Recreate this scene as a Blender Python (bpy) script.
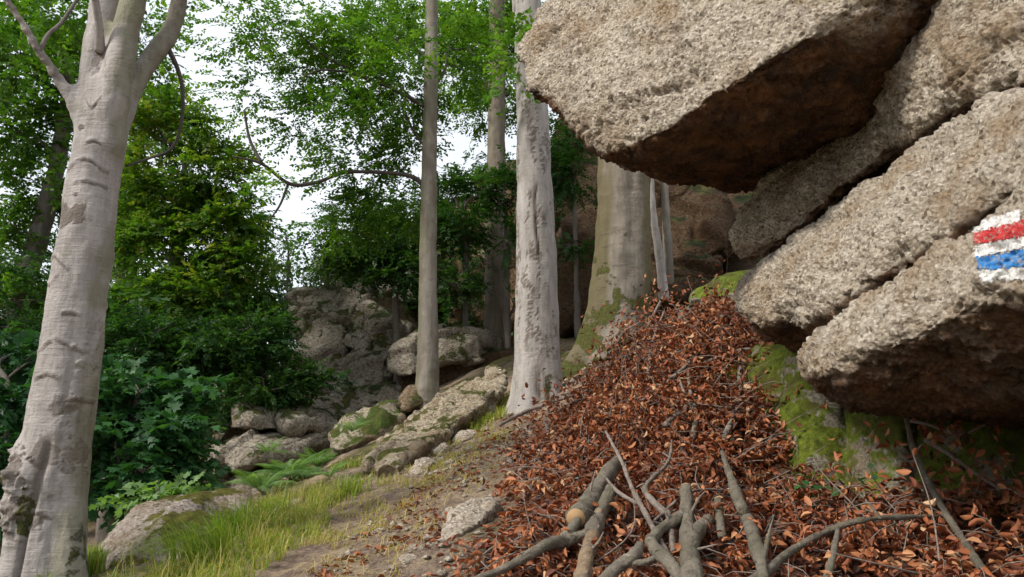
import bpy, bmesh, math, random
import numpy as np
from mathutils import Vector, Matrix
from mathutils.bvhtree import BVHTree

for o in list(bpy.data.objects):
    bpy.data.objects.remove(o)
SC = bpy.context.scene
COL = SC.collection
R = math.radians

# ------------------------------------------------------------------ camera
CAM = np.array((0.0, 0.0, 1.6)); PITCH = R(12.0); FPX = 790.0
cd = bpy.data.cameras.new('camera'); cam = bpy.data.objects.new('camera', cd); COL.objects.link(cam)
cam.location = CAM; cam.rotation_euler = (R(90) + PITCH, 0, 0)
cd.sensor_width = 36; cd.lens = FPX / 1024 * 36; cd.clip_start = 0.05; cd.clip_end = 3000
SC.camera = cam

# ------------------------------------------------------------------ sky, sun, exposure
SUN_EL, SUN_AZ = R(41), R(243)          # azimuth clockwise from +Y: behind the camera, to its left
w = bpy.data.worlds.new('World'); SC.world = w; w.use_nodes = True
nt = w.node_tree; nt.nodes.clear()
out = nt.nodes.new('ShaderNodeOutputWorld'); bg = nt.nodes.new('ShaderNodeBackground')
sky = nt.nodes.new('ShaderNodeTexSky'); sky.sky_type = 'NISHITA'; sky.sun_disc = False
sky.sun_elevation = SUN_EL; sky.sun_rotation = SUN_AZ; sky.dust_density = 3.0
tc = nt.nodes.new('ShaderNodeTexCoord'); nz = nt.nodes.new('ShaderNodeTexNoise'); nz.inputs['Scale'].default_value = 2.2
nz.inputs['Detail'].default_value = 5
cl = nt.nodes.new('ShaderNodeMapRange'); cl.inputs[1].default_value = .35; cl.inputs[2].default_value = .62
cl.inputs[3].default_value = .72; cl.inputs[4].default_value = 1.0
mx = nt.nodes.new('ShaderNodeMix'); mx.data_type = 'RGBA'; mx.inputs[7].default_value = (7.4, 7.75, 8.3, 1)
nt.links.new(tc.outputs['Generated'], nz.inputs['Vector']); nt.links.new(nz.outputs[0], cl.inputs[0])
nt.links.new(cl.outputs[0], mx.inputs[0]); nt.links.new(sky.outputs[0], mx.inputs[6])
nt.links.new(mx.outputs[2], bg.inputs[0]); bg.inputs[1].default_value = 0.052
nt.links.new(bg.outputs[0], out.inputs[0])
sd = bpy.data.lights.new('sun', 'SUN'); sd.energy = 1.5; sd.angle = R(10); sd.color = (1, .95, .87)
so = bpy.data.objects.new('sun', sd); COL.objects.link(so)
tosun = Vector((math.sin(SUN_AZ) * math.cos(SUN_EL), math.cos(SUN_AZ) * math.cos(SUN_EL), math.sin(SUN_EL)))
so.rotation_euler = tosun.to_track_quat('Z', 'Y').to_euler(); so.location = tosun * 30
SC.view_settings.view_transform = 'Standard'; SC.view_settings.look = 'None'
SC.view_settings.exposure = 1.52; SC.view_settings.gamma = 1.0; SC.view_settings.use_curve_mapping = False
cy = SC.cycles
cy.use_denoising = True; cy.max_bounces = 6; cy.diffuse_bounces = 4; cy.glossy_bounces = 2
cy.transmission_bounces = 4; cy.transparent_max_bounces = 4; cy.use_adaptive_sampling = True; cy.adaptive_threshold = .02

# ------------------------------------------------------------------ numeric helpers
CT, ST = math.cos(PITCH), math.sin(PITCH)
def pix(px, py, Y):
    """point seen at photo position (px, py) standing Y metres ahead"""
    dx = (px - 512) / FPX; dy = (288.5 - py) / FPX
    d = np.array((dx, CT - dy * ST, ST + dy * CT))
    return CAM + d * (Y / d[1])
def pts(*l): return np.array([pix(*p) for p in l])
def mpp(Y): return Y / FPX                                   # metres per photo pixel at distance Y
RNG = np.random.default_rng(7)
_GX = np.array((1,-1,1,-1,1,-1,1,-1,0,0,0,0,1,-1,0,0), np.float32)
_GY = np.array((1,1,-1,-1,0,0,0,0,1,-1,1,-1,1,1,-1,-1), np.float32)
_GZ = np.array((0,0,0,0,1,1,-1,-1,1,1,-1,-1,0,0,1,-1), np.float32)
def _hash(i, seed):
    i = i.astype(np.int64)
    h = (i[..., 0] * 73856093) ^ (i[..., 1] * 19349663) ^ (i[..., 2] * 83492791) ^ (seed * 2654435761)
    h &= 0xffffffff
    h = ((h ^ (h >> 16)) * 0x45d9f3b) & 0xffffffff
    h = ((h ^ (h >> 16)) * 0x45d9f3b) & 0xffffffff
    return h ^ (h >> 16)
def perlin(p, seed=0):
    fl = np.floor(p); f = (p - fl).astype(np.float32); i = fl.astype(np.int64).astype(np.uint32)
    x, y, z = f[:, 0], f[:, 1], f[:, 2]
    u, v, w_ = [q * q * q * (q * (q * 6 - 15) + 10) for q in (x, y, z)]
    hx = [(i[:, 0] + np.uint32(k)) * np.uint32(73856093) for k in (0, 1)]
    hy = [(i[:, 1] + np.uint32(k)) * np.uint32(19349663) for k in (0, 1)]
    hz_ = [((i[:, 2] + np.uint32(k)) * np.uint32(83492791)) ^ np.uint32((seed * 2654435761) & 0xffffffff) for k in (0, 1)]
    def g(a, b, c):
        h = hx[a] ^ hy[b] ^ hz_[c]
        h = (h ^ (h >> np.uint32(15))) * np.uint32(0x2c1b3c6d); h = (h ^ (h >> np.uint32(12))) * np.uint32(0x297a2d39); h = (h >> np.uint32(16)) & np.uint32(15)
        return _GX[h] * (x - a) + _GY[h] * (y - b) + _GZ[h] * (z - c)
    l = lambda a, b, t: a + (b - a) * t
    return l(l(l(g(0,0,0), g(1,0,0), u), l(g(0,1,0), g(1,1,0), u), v), l(l(g(0,0,1), g(1,0,1), u), l(g(0,1,1), g(1,1,1), u), v), w_)
def fbm(p, scale, octv=4, seed=0, gain=.5):
    p = np.asarray(p, float) / scale; a = 1; s = 0
    for k in range(octv):
        s = s + a * perlin(p + 17.3 * k, seed + k); p = p * 2.03; a *= gain
    return s
def voro(p, scale, seed=0):
    p = np.asarray(p, float) / scale; i = np.floor(p)
    f1 = np.full(len(p), 9.); f2 = f1.copy(); idr = np.zeros(len(p))
    for a in (-1, 0, 1):
        for b in (-1, 0, 1):
            for c in (-1, 0, 1):
                n = i + (a, b, c); h = _hash(n, seed)
                q = n + np.stack([(h & 1023) / 1023., ((h >> 10) & 1023) / 1023., ((h >> 20) & 1023) / 1023.], -1)
                d = np.linalg.norm(p - q, axis=1)
                m = d < f1
                f2 = np.where(m, f1, np.minimum(f2, d)); f1 = np.where(m, d, f1); idr = np.where(m, ((h >> 5) & 255) / 255., idr)
    return f1, f2, idr
def smooth01(x, a, b):
    t = np.clip((x - a) / (b - a), 0, 1); return t * t * (3 - 2 * t)
def inpoly(x, y, poly):
    r = np.zeros(x.shape, bool); n = len(poly)
    for k in range(n):
        x1, y1 = poly[k][:2]; x2, y2 = poly[(k + 1) % n][:2]
        c = ((y1 > y) != (y2 > y)) & (x < (x2 - x1) * (y - y1) / (y2 - y1 + 1e-12) + x1)
        r ^= c
    return r
def polydist(x, y, poly, closed=True):
    d = np.full(x.shape, 1e9); n = len(poly)
    for k in range(n if closed else n - 1):
        a = np.array(poly[k][:2]); b = np.array(poly[(k + 1) % n][:2]); ab = b - a
        t = np.clip(((x - a[0]) * ab[0] + (y - a[1]) * ab[1]) / (ab @ ab + 1e-12), 0, 1)
        d = np.minimum(d, np.hypot(x - a[0] - t * ab[0], y - a[1] - t * ab[1]))
    return d
def polymask(x, y, poly, soft):
    d = polydist(x, y, poly); return smooth01(np.where(inpoly(x, y, poly), d, -d), -soft, soft)
def catmull(P, n):
    P = np.asarray(P, float); Q = np.vstack([2 * P[0] - P[1], P, 2 * P[-1] - P[-2]])
    m = len(P) - 1; t = np.linspace(0, m, n); k = np.minimum(t.astype(int), m - 1); u = (t - k)[:, None]
    a, b, c, d = Q[k], Q[k + 1], Q[k + 2], Q[k + 3]
    return .5 * (2 * b + (c - a) * u + (2 * a - 5 * b + 4 * c - d) * u ** 2 + (3 * b - a - 3 * c + d) * u ** 3)

# ------------------------------------------------------------------ object helpers
def tag(o, label=None, cat=None, group=None, kind=None):
    if label: o['label'] = label
    if cat: o['category'] = cat
    if group: o['group'] = group
    if kind: o['kind'] = kind
    return o
def thing(name, loc, label, cat, group=None):
    o = bpy.data.objects.new(name, None); o.empty_display_size = .2; o.location = loc; COL.objects.link(o)
    return tag(o, label, cat, group)
def mesh_np(name, V, F, attrs=None, smooth=True):
    """F: (n,3) or (n,4) int array"""
    me = bpy.data.meshes.new(name); V = np.asarray(V, np.float32); F = np.asarray(F, np.int32)
    me.vertices.add(len(V)); me.vertices.foreach_set('co', V.ravel())
    k = F.shape[1]
    me.loops.add(F.size); me.loops.foreach_set('vertex_index', F.ravel())
    me.polygons.add(len(F)); me.polygons.foreach_set('loop_start', np.arange(0, F.size, k, dtype=np.int32))
    if smooth: me.polygons.foreach_set('use_smooth', np.ones(len(F), bool))
    for an, av in (attrs or {}).items():
        a = me.attributes.new(an, 'FLOAT', 'POINT'); a.data.foreach_set('value', np.asarray(av, np.float32))
    me.update(calc_edges=True)
    return me
def add_obj(name, me, mat, parent=None, loc=None):
    o = bpy.data.objects.new(name, me); COL.objects.link(o)
    if mat and not me.materials: me.materials.append(mat)
    if parent: o.parent = parent
    if loc is not None: o.location = loc
    return o
def mesh_obj(name, V, F, mat, parent=None, attrs=None, smooth=True, base=None):
    """world-space vertices; the object's origin goes to base (or to its parent's place)"""
    V = np.asarray(V, float)
    if parent is not None:
        p = parent; off = np.zeros(3)
        while p: off = off + np.array(p.location); p = p.parent
        return add_obj(name, mesh_np(name, V - off, F, attrs, smooth), mat, parent)
    b = np.array(base) if base is not None else np.array((V[:, 0].mean(), V[:, 1].mean(), V[:, 2].min()))
    return add_obj(name, mesh_np(name, V - b, F, attrs, smooth), mat, None, b)
def me_arrays(me):
    V = np.empty(len(me.vertices) * 3, np.float32); me.vertices.foreach_get('co', V)
    N = np.empty(len(me.vertices) * 3, np.float32); me.vertices.foreach_get('normal', N)
    return V.reshape(-1, 3).astype(float), N.reshape(-1, 3).astype(float)
def quads_of(me):
    F = np.empty(len(me.loops), np.int32); me.loops.foreach_get('vertex_index', F)
    return F.reshape(-1, 4)

def tube(P, rad, nseg=12, step=.05, cap=True, wob=None):
    """swept round limb; returns V, F(quads), t, ang"""
    P = np.asarray(P, float); L = np.sum(np.linalg.norm(np.diff(P, axis=0), axis=1))
    n = max(len(P), int(L / step) + 2)
    C = catmull(P, n); r = np.interp(np.linspace(0, 1, n), np.linspace(0, 1, len(rad)), rad)
    T = np.gradient(C, axis=0); T /= np.linalg.norm(T, axis=1)[:, None] + 1e-12
    ref = np.array((0, -1., 0)) if abs(T[0][1]) < .9 else np.array((1., 0, 0))
    A = np.empty_like(C)
    a = ref - T[0] * (ref @ T[0])
    for k in range(n):
        a = a - T[k] * (a @ T[k]); a /= np.linalg.norm(a) + 1e-12; A[k] = a
    B = np.cross(T, A)
    th = np.linspace(0, 2 * np.pi, nseg, endpoint=False)
    ring = np.cos(th)[None, :, None] * A[:, None, :] + np.sin(th)[None, :, None] * B[:, None, :]
    V = C[:, None, :] + ring * r[:, None, None]
    V = V.reshape(-1, 3); Nn = ring.reshape(-1, 3)
    t = np.repeat(np.linspace(0, 1, n), nseg); ang = np.tile(th, n)
    i = np.arange(n - 1)[:, None] * nseg; j = np.arange(nseg)[None, :]; j2 = (j + 1) % nseg
    F = np.stack([i + j, i + j2, i + nseg + j2, i + nseg + j], -1).reshape(-1, 4)
    if cap:
        c0, c1 = len(V), len(V) + 1
        V = np.vstack([V, C[0], C[-1]]); Nn = np.vstack([Nn, -T[0], T[-1]]); t = np.append(t, (0, 1)); ang = np.append(ang, (0, 0))
        jj = np.arange(0, nseg, 2); e = (n - 1) * nseg
        F = np.vstack([F, np.stack([np.full_like(jj, c0), (jj + 2) % nseg, (jj + 1) % nseg, jj], -1),
                       np.stack([np.full_like(jj, c1), e + jj, e + (jj + 1) % nseg, e + (jj + 2) % nseg], -1)])
    return V, F, t, ang, Nn
def join(parts):
    Vs, Fs, o = [], [], 0
    for V, F in parts:
        Vs.append(V); Fs.append(np.asarray(F) + o); o += len(V)
    return np.vstack(Vs), np.vstack(Fs)
def remeshed(V=None, F=None, hulls=None, voxel=.05, smooth=5, sub=0, fine=2):
    """union of closed solids -> rounded quad skin; returns V, N, F"""
    bm = bmesh.new()
    if hulls is not None:
        for h in hulls:
            b2 = bmesh.new()
            vs = [b2.verts.new(p) for p in h]
            g = bmesh.ops.convex_hull(b2, input=vs)
            bmesh.ops.delete(b2, geom=[e for e in set(g['geom_interior'] + g['geom_unused']) if isinstance(e, bmesh.types.BMVert)], context='VERTS')
            m2 = bpy.data.meshes.new('hull'); b2.to_mesh(m2); b2.free(); bm.from_mesh(m2); bpy.data.meshes.remove(m2)
        me = bpy.data.meshes.new('tmp'); bm.to_mesh(me)
    else:
        me = mesh_np('tmp', V, F)
    bm.free()
    o = bpy.data.objects.new('tmp', me); COL.objects.link(o)
    m = o.modifiers.new('r', 'REMESH'); m.mode = 'VOXEL'; m.voxel_size = voxel
    if smooth:
        m = o.modifiers.new('s', 'SMOOTH'); m.factor = .5; m.iterations = smooth
    if sub:
        m = o.modifiers.new('u', 'SUBSURF'); m.levels = sub; m.render_levels = sub
    dg = bpy.context.evaluated_depsgraph_get()
    r = bpy.data.meshes.new_from_object(o.evaluated_get(dg))
    V, N = me_arrays(r); F = quads_of(r)
    bpy.data.objects.remove(o); bpy.data.meshes.remove(me); bpy.data.meshes.remove(r)
    return V, N, F

def refine(V, F, keep, rounds=1):
    """split the faces in keep finer (cuts shared with neighbours, so no cracks); returns V, N, F(tris)"""
    me = mesh_np('tmp', V, F); bm = bmesh.new(); bm.from_mesh(me); bpy.data.meshes.remove(me)
    bm.faces.ensure_lookup_table(); es = set()
    for k in np.nonzero(keep)[0]: es.update(bm.faces[k].edges)
    bmesh.ops.subdivide_edges(bm, edges=list(es), cuts=1, use_grid_fill=True, smooth=.6)
    bmesh.ops.triangulate(bm, faces=bm.faces[:])
    me = bpy.data.meshes.new('tmp'); bm.to_mesh(me); bm.free()
    V, N = me_arrays(me); F = np.empty(len(me.loops), np.int32); me.loops.foreach_get('vertex_index', F); bpy.data.meshes.remove(me)
    return V, N, F.reshape(-1, 3)
def proj(V):
    d = V - CAM; f = d[:, 1] * CT + d[:, 2] * ST; u = -d[:, 1] * ST + d[:, 2] * CT; f = np.maximum(f, 1e-3)
    return 512 + FPX * d[:, 0] / f, 288.5 - FPX * u / f
def seen(V, N, F, margin=140):
    c = V[F].mean(1); n = N[F].mean(1); x, y = proj(c); r = np.zeros(len(F), bool)
    for cx in (-.6, 0, .6): r |= np.sum(n * (np.array((cx, 0, 1.6)) - c), 1) > -.15
    return r & (x > -margin) & (x < 1024 + margin) & (y > -margin) & (y < 577 + margin) & (c[:, 1] > .5)

# ------------------------------------------------------------------ materials
class Mat:
    def __init__(s, name, rough=.85):
        s.m = bpy.data.materials.new(name); s.m.use_nodes = True; s.t = s.m.node_tree; s.t.nodes.clear()
        s.o = s.n('ShaderNodeOutputMaterial'); s.b = s.n('ShaderNodeBsdfPrincipled')
        s.b.inputs['Roughness'].default_value = rough; s.b.inputs['Specular IOR Level'].default_value = .25
        s.l(s.b.outputs[0], s.o.inputs[0]); s.tc = s.n('ShaderNodeTexCoord'); s.geo = None
    def n(s, t, **k):
        x = s.t.nodes.new(t)
        for a, v in k.items(): setattr(x, a, v)
        return x
    def l(s, a, b): s.t.links.new(a, b)
    def P(s): return s.tc.outputs['Object']
    def mapping(s, sc):
        m = s.n('ShaderNodeMapping'); m.inputs['Scale'].default_value = sc; s.l(s.P(), m.inputs[0]); return m.outputs[0]
    def noise(s, scale, det=4, rough=.55, vec=None, dist=0):
        x = s.n('ShaderNodeTexNoise'); x.inputs['Scale'].default_value = scale; x.inputs['Detail'].default_value = det
        x.inputs['Roughness'].default_value = rough; x.inputs['Distortion'].default_value = dist; s.l(vec or s.P(), x.inputs['Vector']); return x.outputs[0]
    def vor(s, scale, feat='F1', out='Distance', vec=None, rnd=1):
        x = s.n('ShaderNodeTexVoronoi'); x.feature = feat; x.inputs['Scale'].default_value = scale; x.inputs['Randomness'].default_value = rnd
        s.l(vec or s.P(), x.inputs['Vector']); return x.outputs[out]
    def ramp(s, fac, *stops):
        x = s.n('ShaderNodeValToRGB'); e = x.color_ramp.elements
        while len(e) < len(stops): e.new(.5)
        for k, (p, c) in enumerate(stops):
            e[k].position = p; e[k].color = (*c, 1) if len(c) == 3 else c
        s.l(fac, x.inputs[0]); return x.outputs[0]
    def rng(s, v, a, b, c=0, d=1):
        x = s.n('ShaderNodeMapRange'); x.interpolation_type = 'SMOOTHSTEP'
        for k, q in enumerate((a, b, c, d)): x.inputs[k + 1].default_value = q
        s.l(v, x.inputs[0]); return x.outputs[0]
    def mix(s, f, a, b, mode='MIX'):
        x = s.n('ShaderNodeMix', data_type='RGBA', blend_type=mode)
        for k, q in ((0, f), (6, a), (7, b)):
            if hasattr(q, 'links'): s.l(q, x.inputs[k])
            elif k == 0: x.inputs[0].default_value = q
            else: x.inputs[k].default_value = (*q, 1)
        return x.outputs[2]
    def math(s, op, a, b=None):
        x = s.n('ShaderNodeMath', operation=op)
        for k, q in ((0, a), (1, b)):
            if q is None: continue
            if hasattr(q, 'links'): s.l(q, x.inputs[k])
            else: x.inputs[k].default_value = q
        return x.outputs[0]
    def attr(s, name):
        x = s.n('ShaderNodeAttribute', attribute_name=name); return x.outputs['Fac']
    def up(s):
        if not s.geo: s.geo = s.n('ShaderNodeNewGeometry'); s.sep = s.n('ShaderNodeSeparateXYZ'); s.l(s.geo.outputs['Normal'], s.sep.inputs[0])
        return s.sep.outputs[2]
    def bump(s, h, dist, strength=1, prev=None):
        x = s.n('ShaderNodeBump'); x.inputs['Distance'].default_value = dist; x.inputs['Strength'].default_value = strength
        s.l(h, x.inputs['Height'])
        if prev is not None: s.l(prev, x.inputs['Normal'])
        return x.outputs[0]
    def done(s, col, nrm=None):
        if hasattr(col, 'links'): s.l(col, s.b.inputs['Base Color'])
        else: s.b.inputs['Base Color'].default_value = (*col, 1)
        if nrm is not None: s.l(nrm, s.b.inputs['Normal'])
        return s.m

def mat_granite(name, near=True, tint=(1, 1, 1), moss=0.0, mossc=(.075, .105, .018), stain_shade=0.3, vs=1.0):
    m = Mat(name, .9)
    cell = m.vor((74 if near else 60) * vs, 'F1', 'Color')
    sx = m.n('ShaderNodeSeparateColor'); m.l(cell, sx.inputs[0])
    c = m.ramp(sx.outputs[0], (0, (.18, .15, .12)), (.1, (.38, .33, .27)), (.4, (.56, .495, .415)), (.7, (.66, .60, .51)), (1, (.84, .79, .71)))
    fine = m.noise(130 * vs, 4, .7)
    c = m.mix(m.math('MULTIPLY', m.rng(fine, .58, .70), .8), c, (.13, .11, .09))
    st = m.noise(2.6 * vs, 6, .65)
    c = m.mix(m.math('MULTIPLY', m.rng(st, .46, .66), stain_shade * 2), c, m.mix(sx.outputs[1], (.24, .15, .07), (.44, .29, .15)))
    lw = m.rng(m.noise(1.3 * vs, 5, .6), .5, .7); c = m.mix(m.math('MULTIPLY', lw, .38), c, m.mix(sx.outputs[2], (.15, .13, .11), (.42, .37, .31)))
    dk = m.noise(7 * vs, 7, .75)
    c = m.mix(m.math('MULTIPLY', m.rng(dk, .56, .70), .55 if near else .4), c, (.10, .09, .078))
    if near:
        sk = m.rng(m.noise(1.0, 6, .7, m.mapping((3.4, 3.4, .8))), .56, .68); c = m.mix(m.math('MULTIPLY', sk, .42), c, m.mix(sx.outputs[1], (.13, .11, .095), (.30, .255, .21)))
        pl = m.rng(m.noise(3.6, 6, .7), .60, .68); c = m.mix(m.math('MULTIPLY', pl, .4), c, (.62, .60, .54))
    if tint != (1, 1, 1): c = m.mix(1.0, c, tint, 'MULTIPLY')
    us = m.attr('stain_shade'); c = m.mix(us, c, m.mix(m.rng(m.noise(6, 7, .75), .35, .72), (.030, .015, .010), (.26, .115, .045)))  # brown rust on undersides, darkened further to carry the overhang's shade
    if moss > 0:
        mn = m.noise(3.2 * vs, 7, .68); mk = m.math('ADD', m.math('MULTIPLY', m.up(), .42), m.math('SUBTRACT', m.math('MULTIPLY', mn, 2.2), .6))
        mk = m.rng(mk, .84 - moss, .96 - moss)
        mk = m.math('MAXIMUM', mk, m.attr('moss'))
        mc = m.mix(m.rng(m.noise(16 * vs, 7, .8), .3, .7), tuple(x * .35 for x in mossc), tuple(x * 1.5 for x in mossc))
        mc = m.mix(m.rng(m.noise(4, 3), .5, .7), mc, (.13, .11, .03))
        c = m.mix(mk, c, mc)
    h = m.math('ADD', m.vor(62 * vs, 'F1'), m.math('MULTIPLY', m.noise(48 * vs, 8, .8), 1.6))
    nb = m.bump(h, .020 / vs, 1.0)
    if moss > 0: nb = m.bump(m.noise(34, 7, .8), .035, .9, nb)
    return m.done(c, nb)

def mat_bark(name, base=(.36, .325, .305), dark=(.12, .10, .085), algae=(.16, .155, .075), alg=.0, coarse=0.):
    m = Mat(name, .72)
    v1 = m.mapping((9, 9, 1.4)); v2 = m.mapping((3, 3, 26))
    c = m.mix(m.rng(m.noise(1.0, 6, .68, v1), .3, .7), tuple(x * .72 for x in base), tuple(min(1, x * 1.18) for x in base))
    fl = m.rng(m.noise(26, 5, .75), .55, .72); c = m.mix(m.math('MULTIPLY', fl, .28), c, tuple(x * .5 for x in base))
    blot = m.rng(m.noise(5.0, 5, .65), .54, .66)
    c = m.mix(m.math('MULTIPLY', blot, .6), c, tuple(x * y for x, y in zip(base, (.55, .56, .48))))
    big = m.rng(m.noise(1.6, 6, .7), .5, .68); c = m.mix(m.math('MULTIPLY', big, .35), c, tuple(x * y for x, y in zip(base, (.6, .55, .48))))
    pal = m.rng(m.noise(3.1, 5, .7, m.mapping((1.3, 1.3, .8))), .58, .7); c = m.mix(m.math('MULTIPLY', pal, .5), c, tuple(min(1, x * 1.45) for x in base))
    lent = m.rng(m.noise(2.2, 4, .6, v2), .60, .72)
    c = m.mix(m.math('MULTIPLY', lent, .45), c, dark)
    if alg: c = m.mix(m.math('MULTIPLY', m.rng(m.noise(.9, 4, .6, m.mapping((4, 4, .7))), .42, .62), alg), c, algae)
    c = m.mix(m.attr('algae'), c, m.mix(m.noise(30, 4), tuple(x * .7 for x in algae), tuple(x * 1.3 for x in algae)))
    dk = m.attr('dark'); c = m.mix(dk, c, m.mix(m.noise(40, 5, .7), (.07, .055, .045), (.22, .17, .13)))
    ms = m.attr('moss'); mm = m.rng(m.math('ADD', ms, m.math('MULTIPLY', m.math('SUBTRACT', m.noise(17, 7, .8), .5), 2.2)), .40, .75)
    c = m.mix(mm, c, m.mix(m.rng(m.noise(38, 6, .8), .3, .7), (.022, .028, .006), (.125, .125, .022)))
    h = m.math('ADD', m.math('MULTIPLY', m.noise(2.2, 5, .65, v2), .6), m.math('ADD', m.noise(1.6, 6, .7, v1), m.math('MULTIPLY', m.noise(50, 5, .7), m.math('ADD', .35, m.math('MULTIPLY', m.math('MAXIMUM', dk, mm), 1.6)))))
    if coarse:
        sp = m.noise(75, 6, .8); c = m.mix(m.math('MULTIPLY', m.rng(sp, .5, .68), .65), c, tuple(x * .38 for x in base)); c = m.mix(m.math('MULTIPLY', m.rng(m.noise(33, 4, .7), .60, .70), .7), c, (.40, .385, .33))
        h = m.math('ADD', h, m.math('MULTIPLY', sp, coarse)); h = m.math('ADD', h, m.math('MULTIPLY', m.vor(60, 'DISTANCE_TO_EDGE'), coarse * .5))
    return m.done(c, m.bump(h, .014, .9))

def mat_leaf(name, stops, trans=.45, rough=.5, tcol=(1.5, 1.7, .55)):
    m = Mat(name, rough)
    c = m.ramp(m.attr('tint'), *stops)
    m.l(c, m.b.inputs['Base Color']); m.b.inputs['Specular IOR Level'].default_value = .3
    t = m.n('ShaderNodeBsdfTranslucent'); tcn = m.mix(1.0, c, tcol, 'MULTIPLY'); m.l(tcn, t.inputs[0])
    s = m.n('ShaderNodeMixShader'); s.inputs[0].default_value = trans
    m.l(m.b.outputs[0], s.inputs[1]); m.l(t.outputs[0], s.inputs[2]); m.l(s.outputs[0], m.o.inputs[0])
    return m.m

M = {}
M['rock_near'] = mat_granite('granite_near', stain_shade=.30, tint=(1.0, .945, .875))
M['rock_mossy'] = mat_granite('granite_mossy', tint=(.7, .7, .62), moss=.34, mossc=(.18, .225, .022), vs=.9)
M['rock_far'] = mat_granite('granite_far', False, tint=(.72, .69, .64), moss=.05, vs=.6, stain_shade=.12, mossc=(.06, .075, .015))
M['rock_path'] = mat_granite('granite_path', tint=(.92, .86, .8), moss=-.02, vs=.8, stain_shade=.15)
M['rock_cave_shaded'] = mat_granite('granite_cave_shaded', tint=(.20, .135, .085), moss=.05, mossc=(.03, .04, .01), vs=.4, stain_shade=.35)  # granite tint lowered so the colour carries the cave's shade
M['rock_crag'] = mat_granite('granite_crag', tint=(.46, .34, .23), moss=.10, mossc=(.04, .055, .012), vs=.3, stain_shade=.35)
M['bark'] = mat_bark('bark_beech')
M['bark_alg'] = mat_bark('bark_beech_green', (.25, .22, .185), alg=.5, algae=(.12, .115, .06))
M['bark_dark'] = mat_bark('bark_dark', (.15, .125, .11), alg=.25)
M['bark_bough'] = mat_bark('bark_bough', (.075, .06, .05))
M['bark_dead'] = mat_bark('bark_dead', (.25, .215, .165), alg=.5, algae=(.11, .105, .055), coarse=1.3)
M['twig'] = mat_bark('bark_twig', (.27, .22, .185), coarse=.8)
M['green'] = mat_leaf('leaf_green', ((0, (.028, .075, .010)), (.5, (.065, .15, .018)), (1, (.15, .24, .03))))
M['dark'] = mat_leaf('leaf_dark', ((0, (.014, .042, .013)), (.6, (.032, .085, .02)), (1, (.07, .14, .028))), .4)
M['teal'] = mat_leaf('leaf_maple', ((0, (.016, .055, .02)), (.6, (.03, .10, .028)), (1, (.06, .15, .04))), .3)
M['yellow'] = mat_leaf('leaf_yellow', ((0, (.035, .09, .012)), (.5, (.085, .16, .018)), (1, (.26, .27, .035))))
M['fern'] = mat_leaf('leaf_fern', ((0, (.08, .16, .05)), (1, (.20, .31, .11))), .4)
M['dead'] = mat_leaf('leaf_dead', ((0, (.06, .030, .022)), (.14, (.12, .05, .03)), (.3, (.19, .058, .028)), (.6, (.33, .11, .045)), (.85, (.47, .20, .085)), (1, (.54, .34, .19))), .18, .6, (1.1, .8, .6))
M['grass'] = mat_leaf('grass_blade', ((0, (.14, .25, .018)), (.45, (.22, .27, .035)), (.75, (.34, .29, .09)), (1, (.52, .40, .19))), .35)
def solid(name, col, rough=.8):
    m = Mat(name, rough); n = m.noise(90, 5, .7)
    return m.done(m.mix(n, tuple(x * .72 for x in col), tuple(min(1, x * 1.2) for x in col)), m.bump(n, .004, .6))
M['cut'] = solid('cut_wood', (.38, .24, .12))
M['split'] = mat_bark('split_wood', (.34, .24, .15), dark=(.10, .07, .05), coarse=1.0)

# ------------------------------------------------------------------ the ground's height
CP = list(pts((300,577,4.0),(200,577,4.4),(100,577,5.0),(30,590,5.2),(480,577,3.6),(400,540,4.6),(440,500,5.6),(350,520,5.6),(280,540,5.2),
    (330,490,7.0),(440,470,6.6),(500,440,7.6),(540,403,8.8),(600,372,11.4),(428,408,12.4),(380,445,10),(330,470,9),(470,420,9.2),(260,492,9),(495,352,17),(455,385,14),
    (215,515,8),(300,470,12),(230,500,12.5),
    (700,577,3.3),(900,577,3.1),(1024,577,2.9),(600,520,4.1),(650,470,5.0),(590,430,6.4),(700,350,6.6),(760,400,5.7),(800,495,4.6),(560,440,6.9),(850,525,4.0),(950,530,3.8),(1024,510,3.6),
    (650,345,8.0),(680,312,9.6),(720,296,10.2),(780,300,10),(640,330,12.5),(560,345,15)))
CP += [np.array(p, float) for p in ((0,1.5,.45),(0,0,.1),(-1,0,.05),(1.2,1.2,.55),(-3,3,.3),(-2,1,.1),(3,3.2,1.4),(3.5,5,2.0),(4,8,3.2),(0,-4,-.6),(-5,-4,-1.3),(5,-4,.2),(-4.2,5.5,.25),(-5,4,-.1),
    (-3.6,9,.2),(-4.5,8,-.2),(-6,7,-.6),(-6,11,-.8),(-5,13,-.2),(-10,10,-1.2),(-9,18,.5),(-12,26,3),(-4,20,2.4),(0,24,4.5),(6,22,5),(8,14,4.6),(10,5,2.5),(12,30,7),(0,40,6),(-20,40,5),(20,10,4),(-20,5,-2),(-15,-8,-2.5))]
CP = np.array(CP)
def _U(r): return np.where(r > 1e-9, r * r * np.log(r + 1e-12), 0)
_n = len(CP); _d = np.linalg.norm(CP[:, None, :2] - CP[None, :, :2], axis=-1)
_A = np.zeros((_n + 3, _n + 3)); _A[:_n, :_n] = _U(_d) + np.eye(_n) * .08; _A[:_n, _n] = 1; _A[:_n, _n + 1:] = CP[:, :2]; _A[_n:, :_n] = _A[:_n, _n:].T
_W = np.linalg.solve(_A, np.append(CP[:, 2], (0, 0, 0)))
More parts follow.
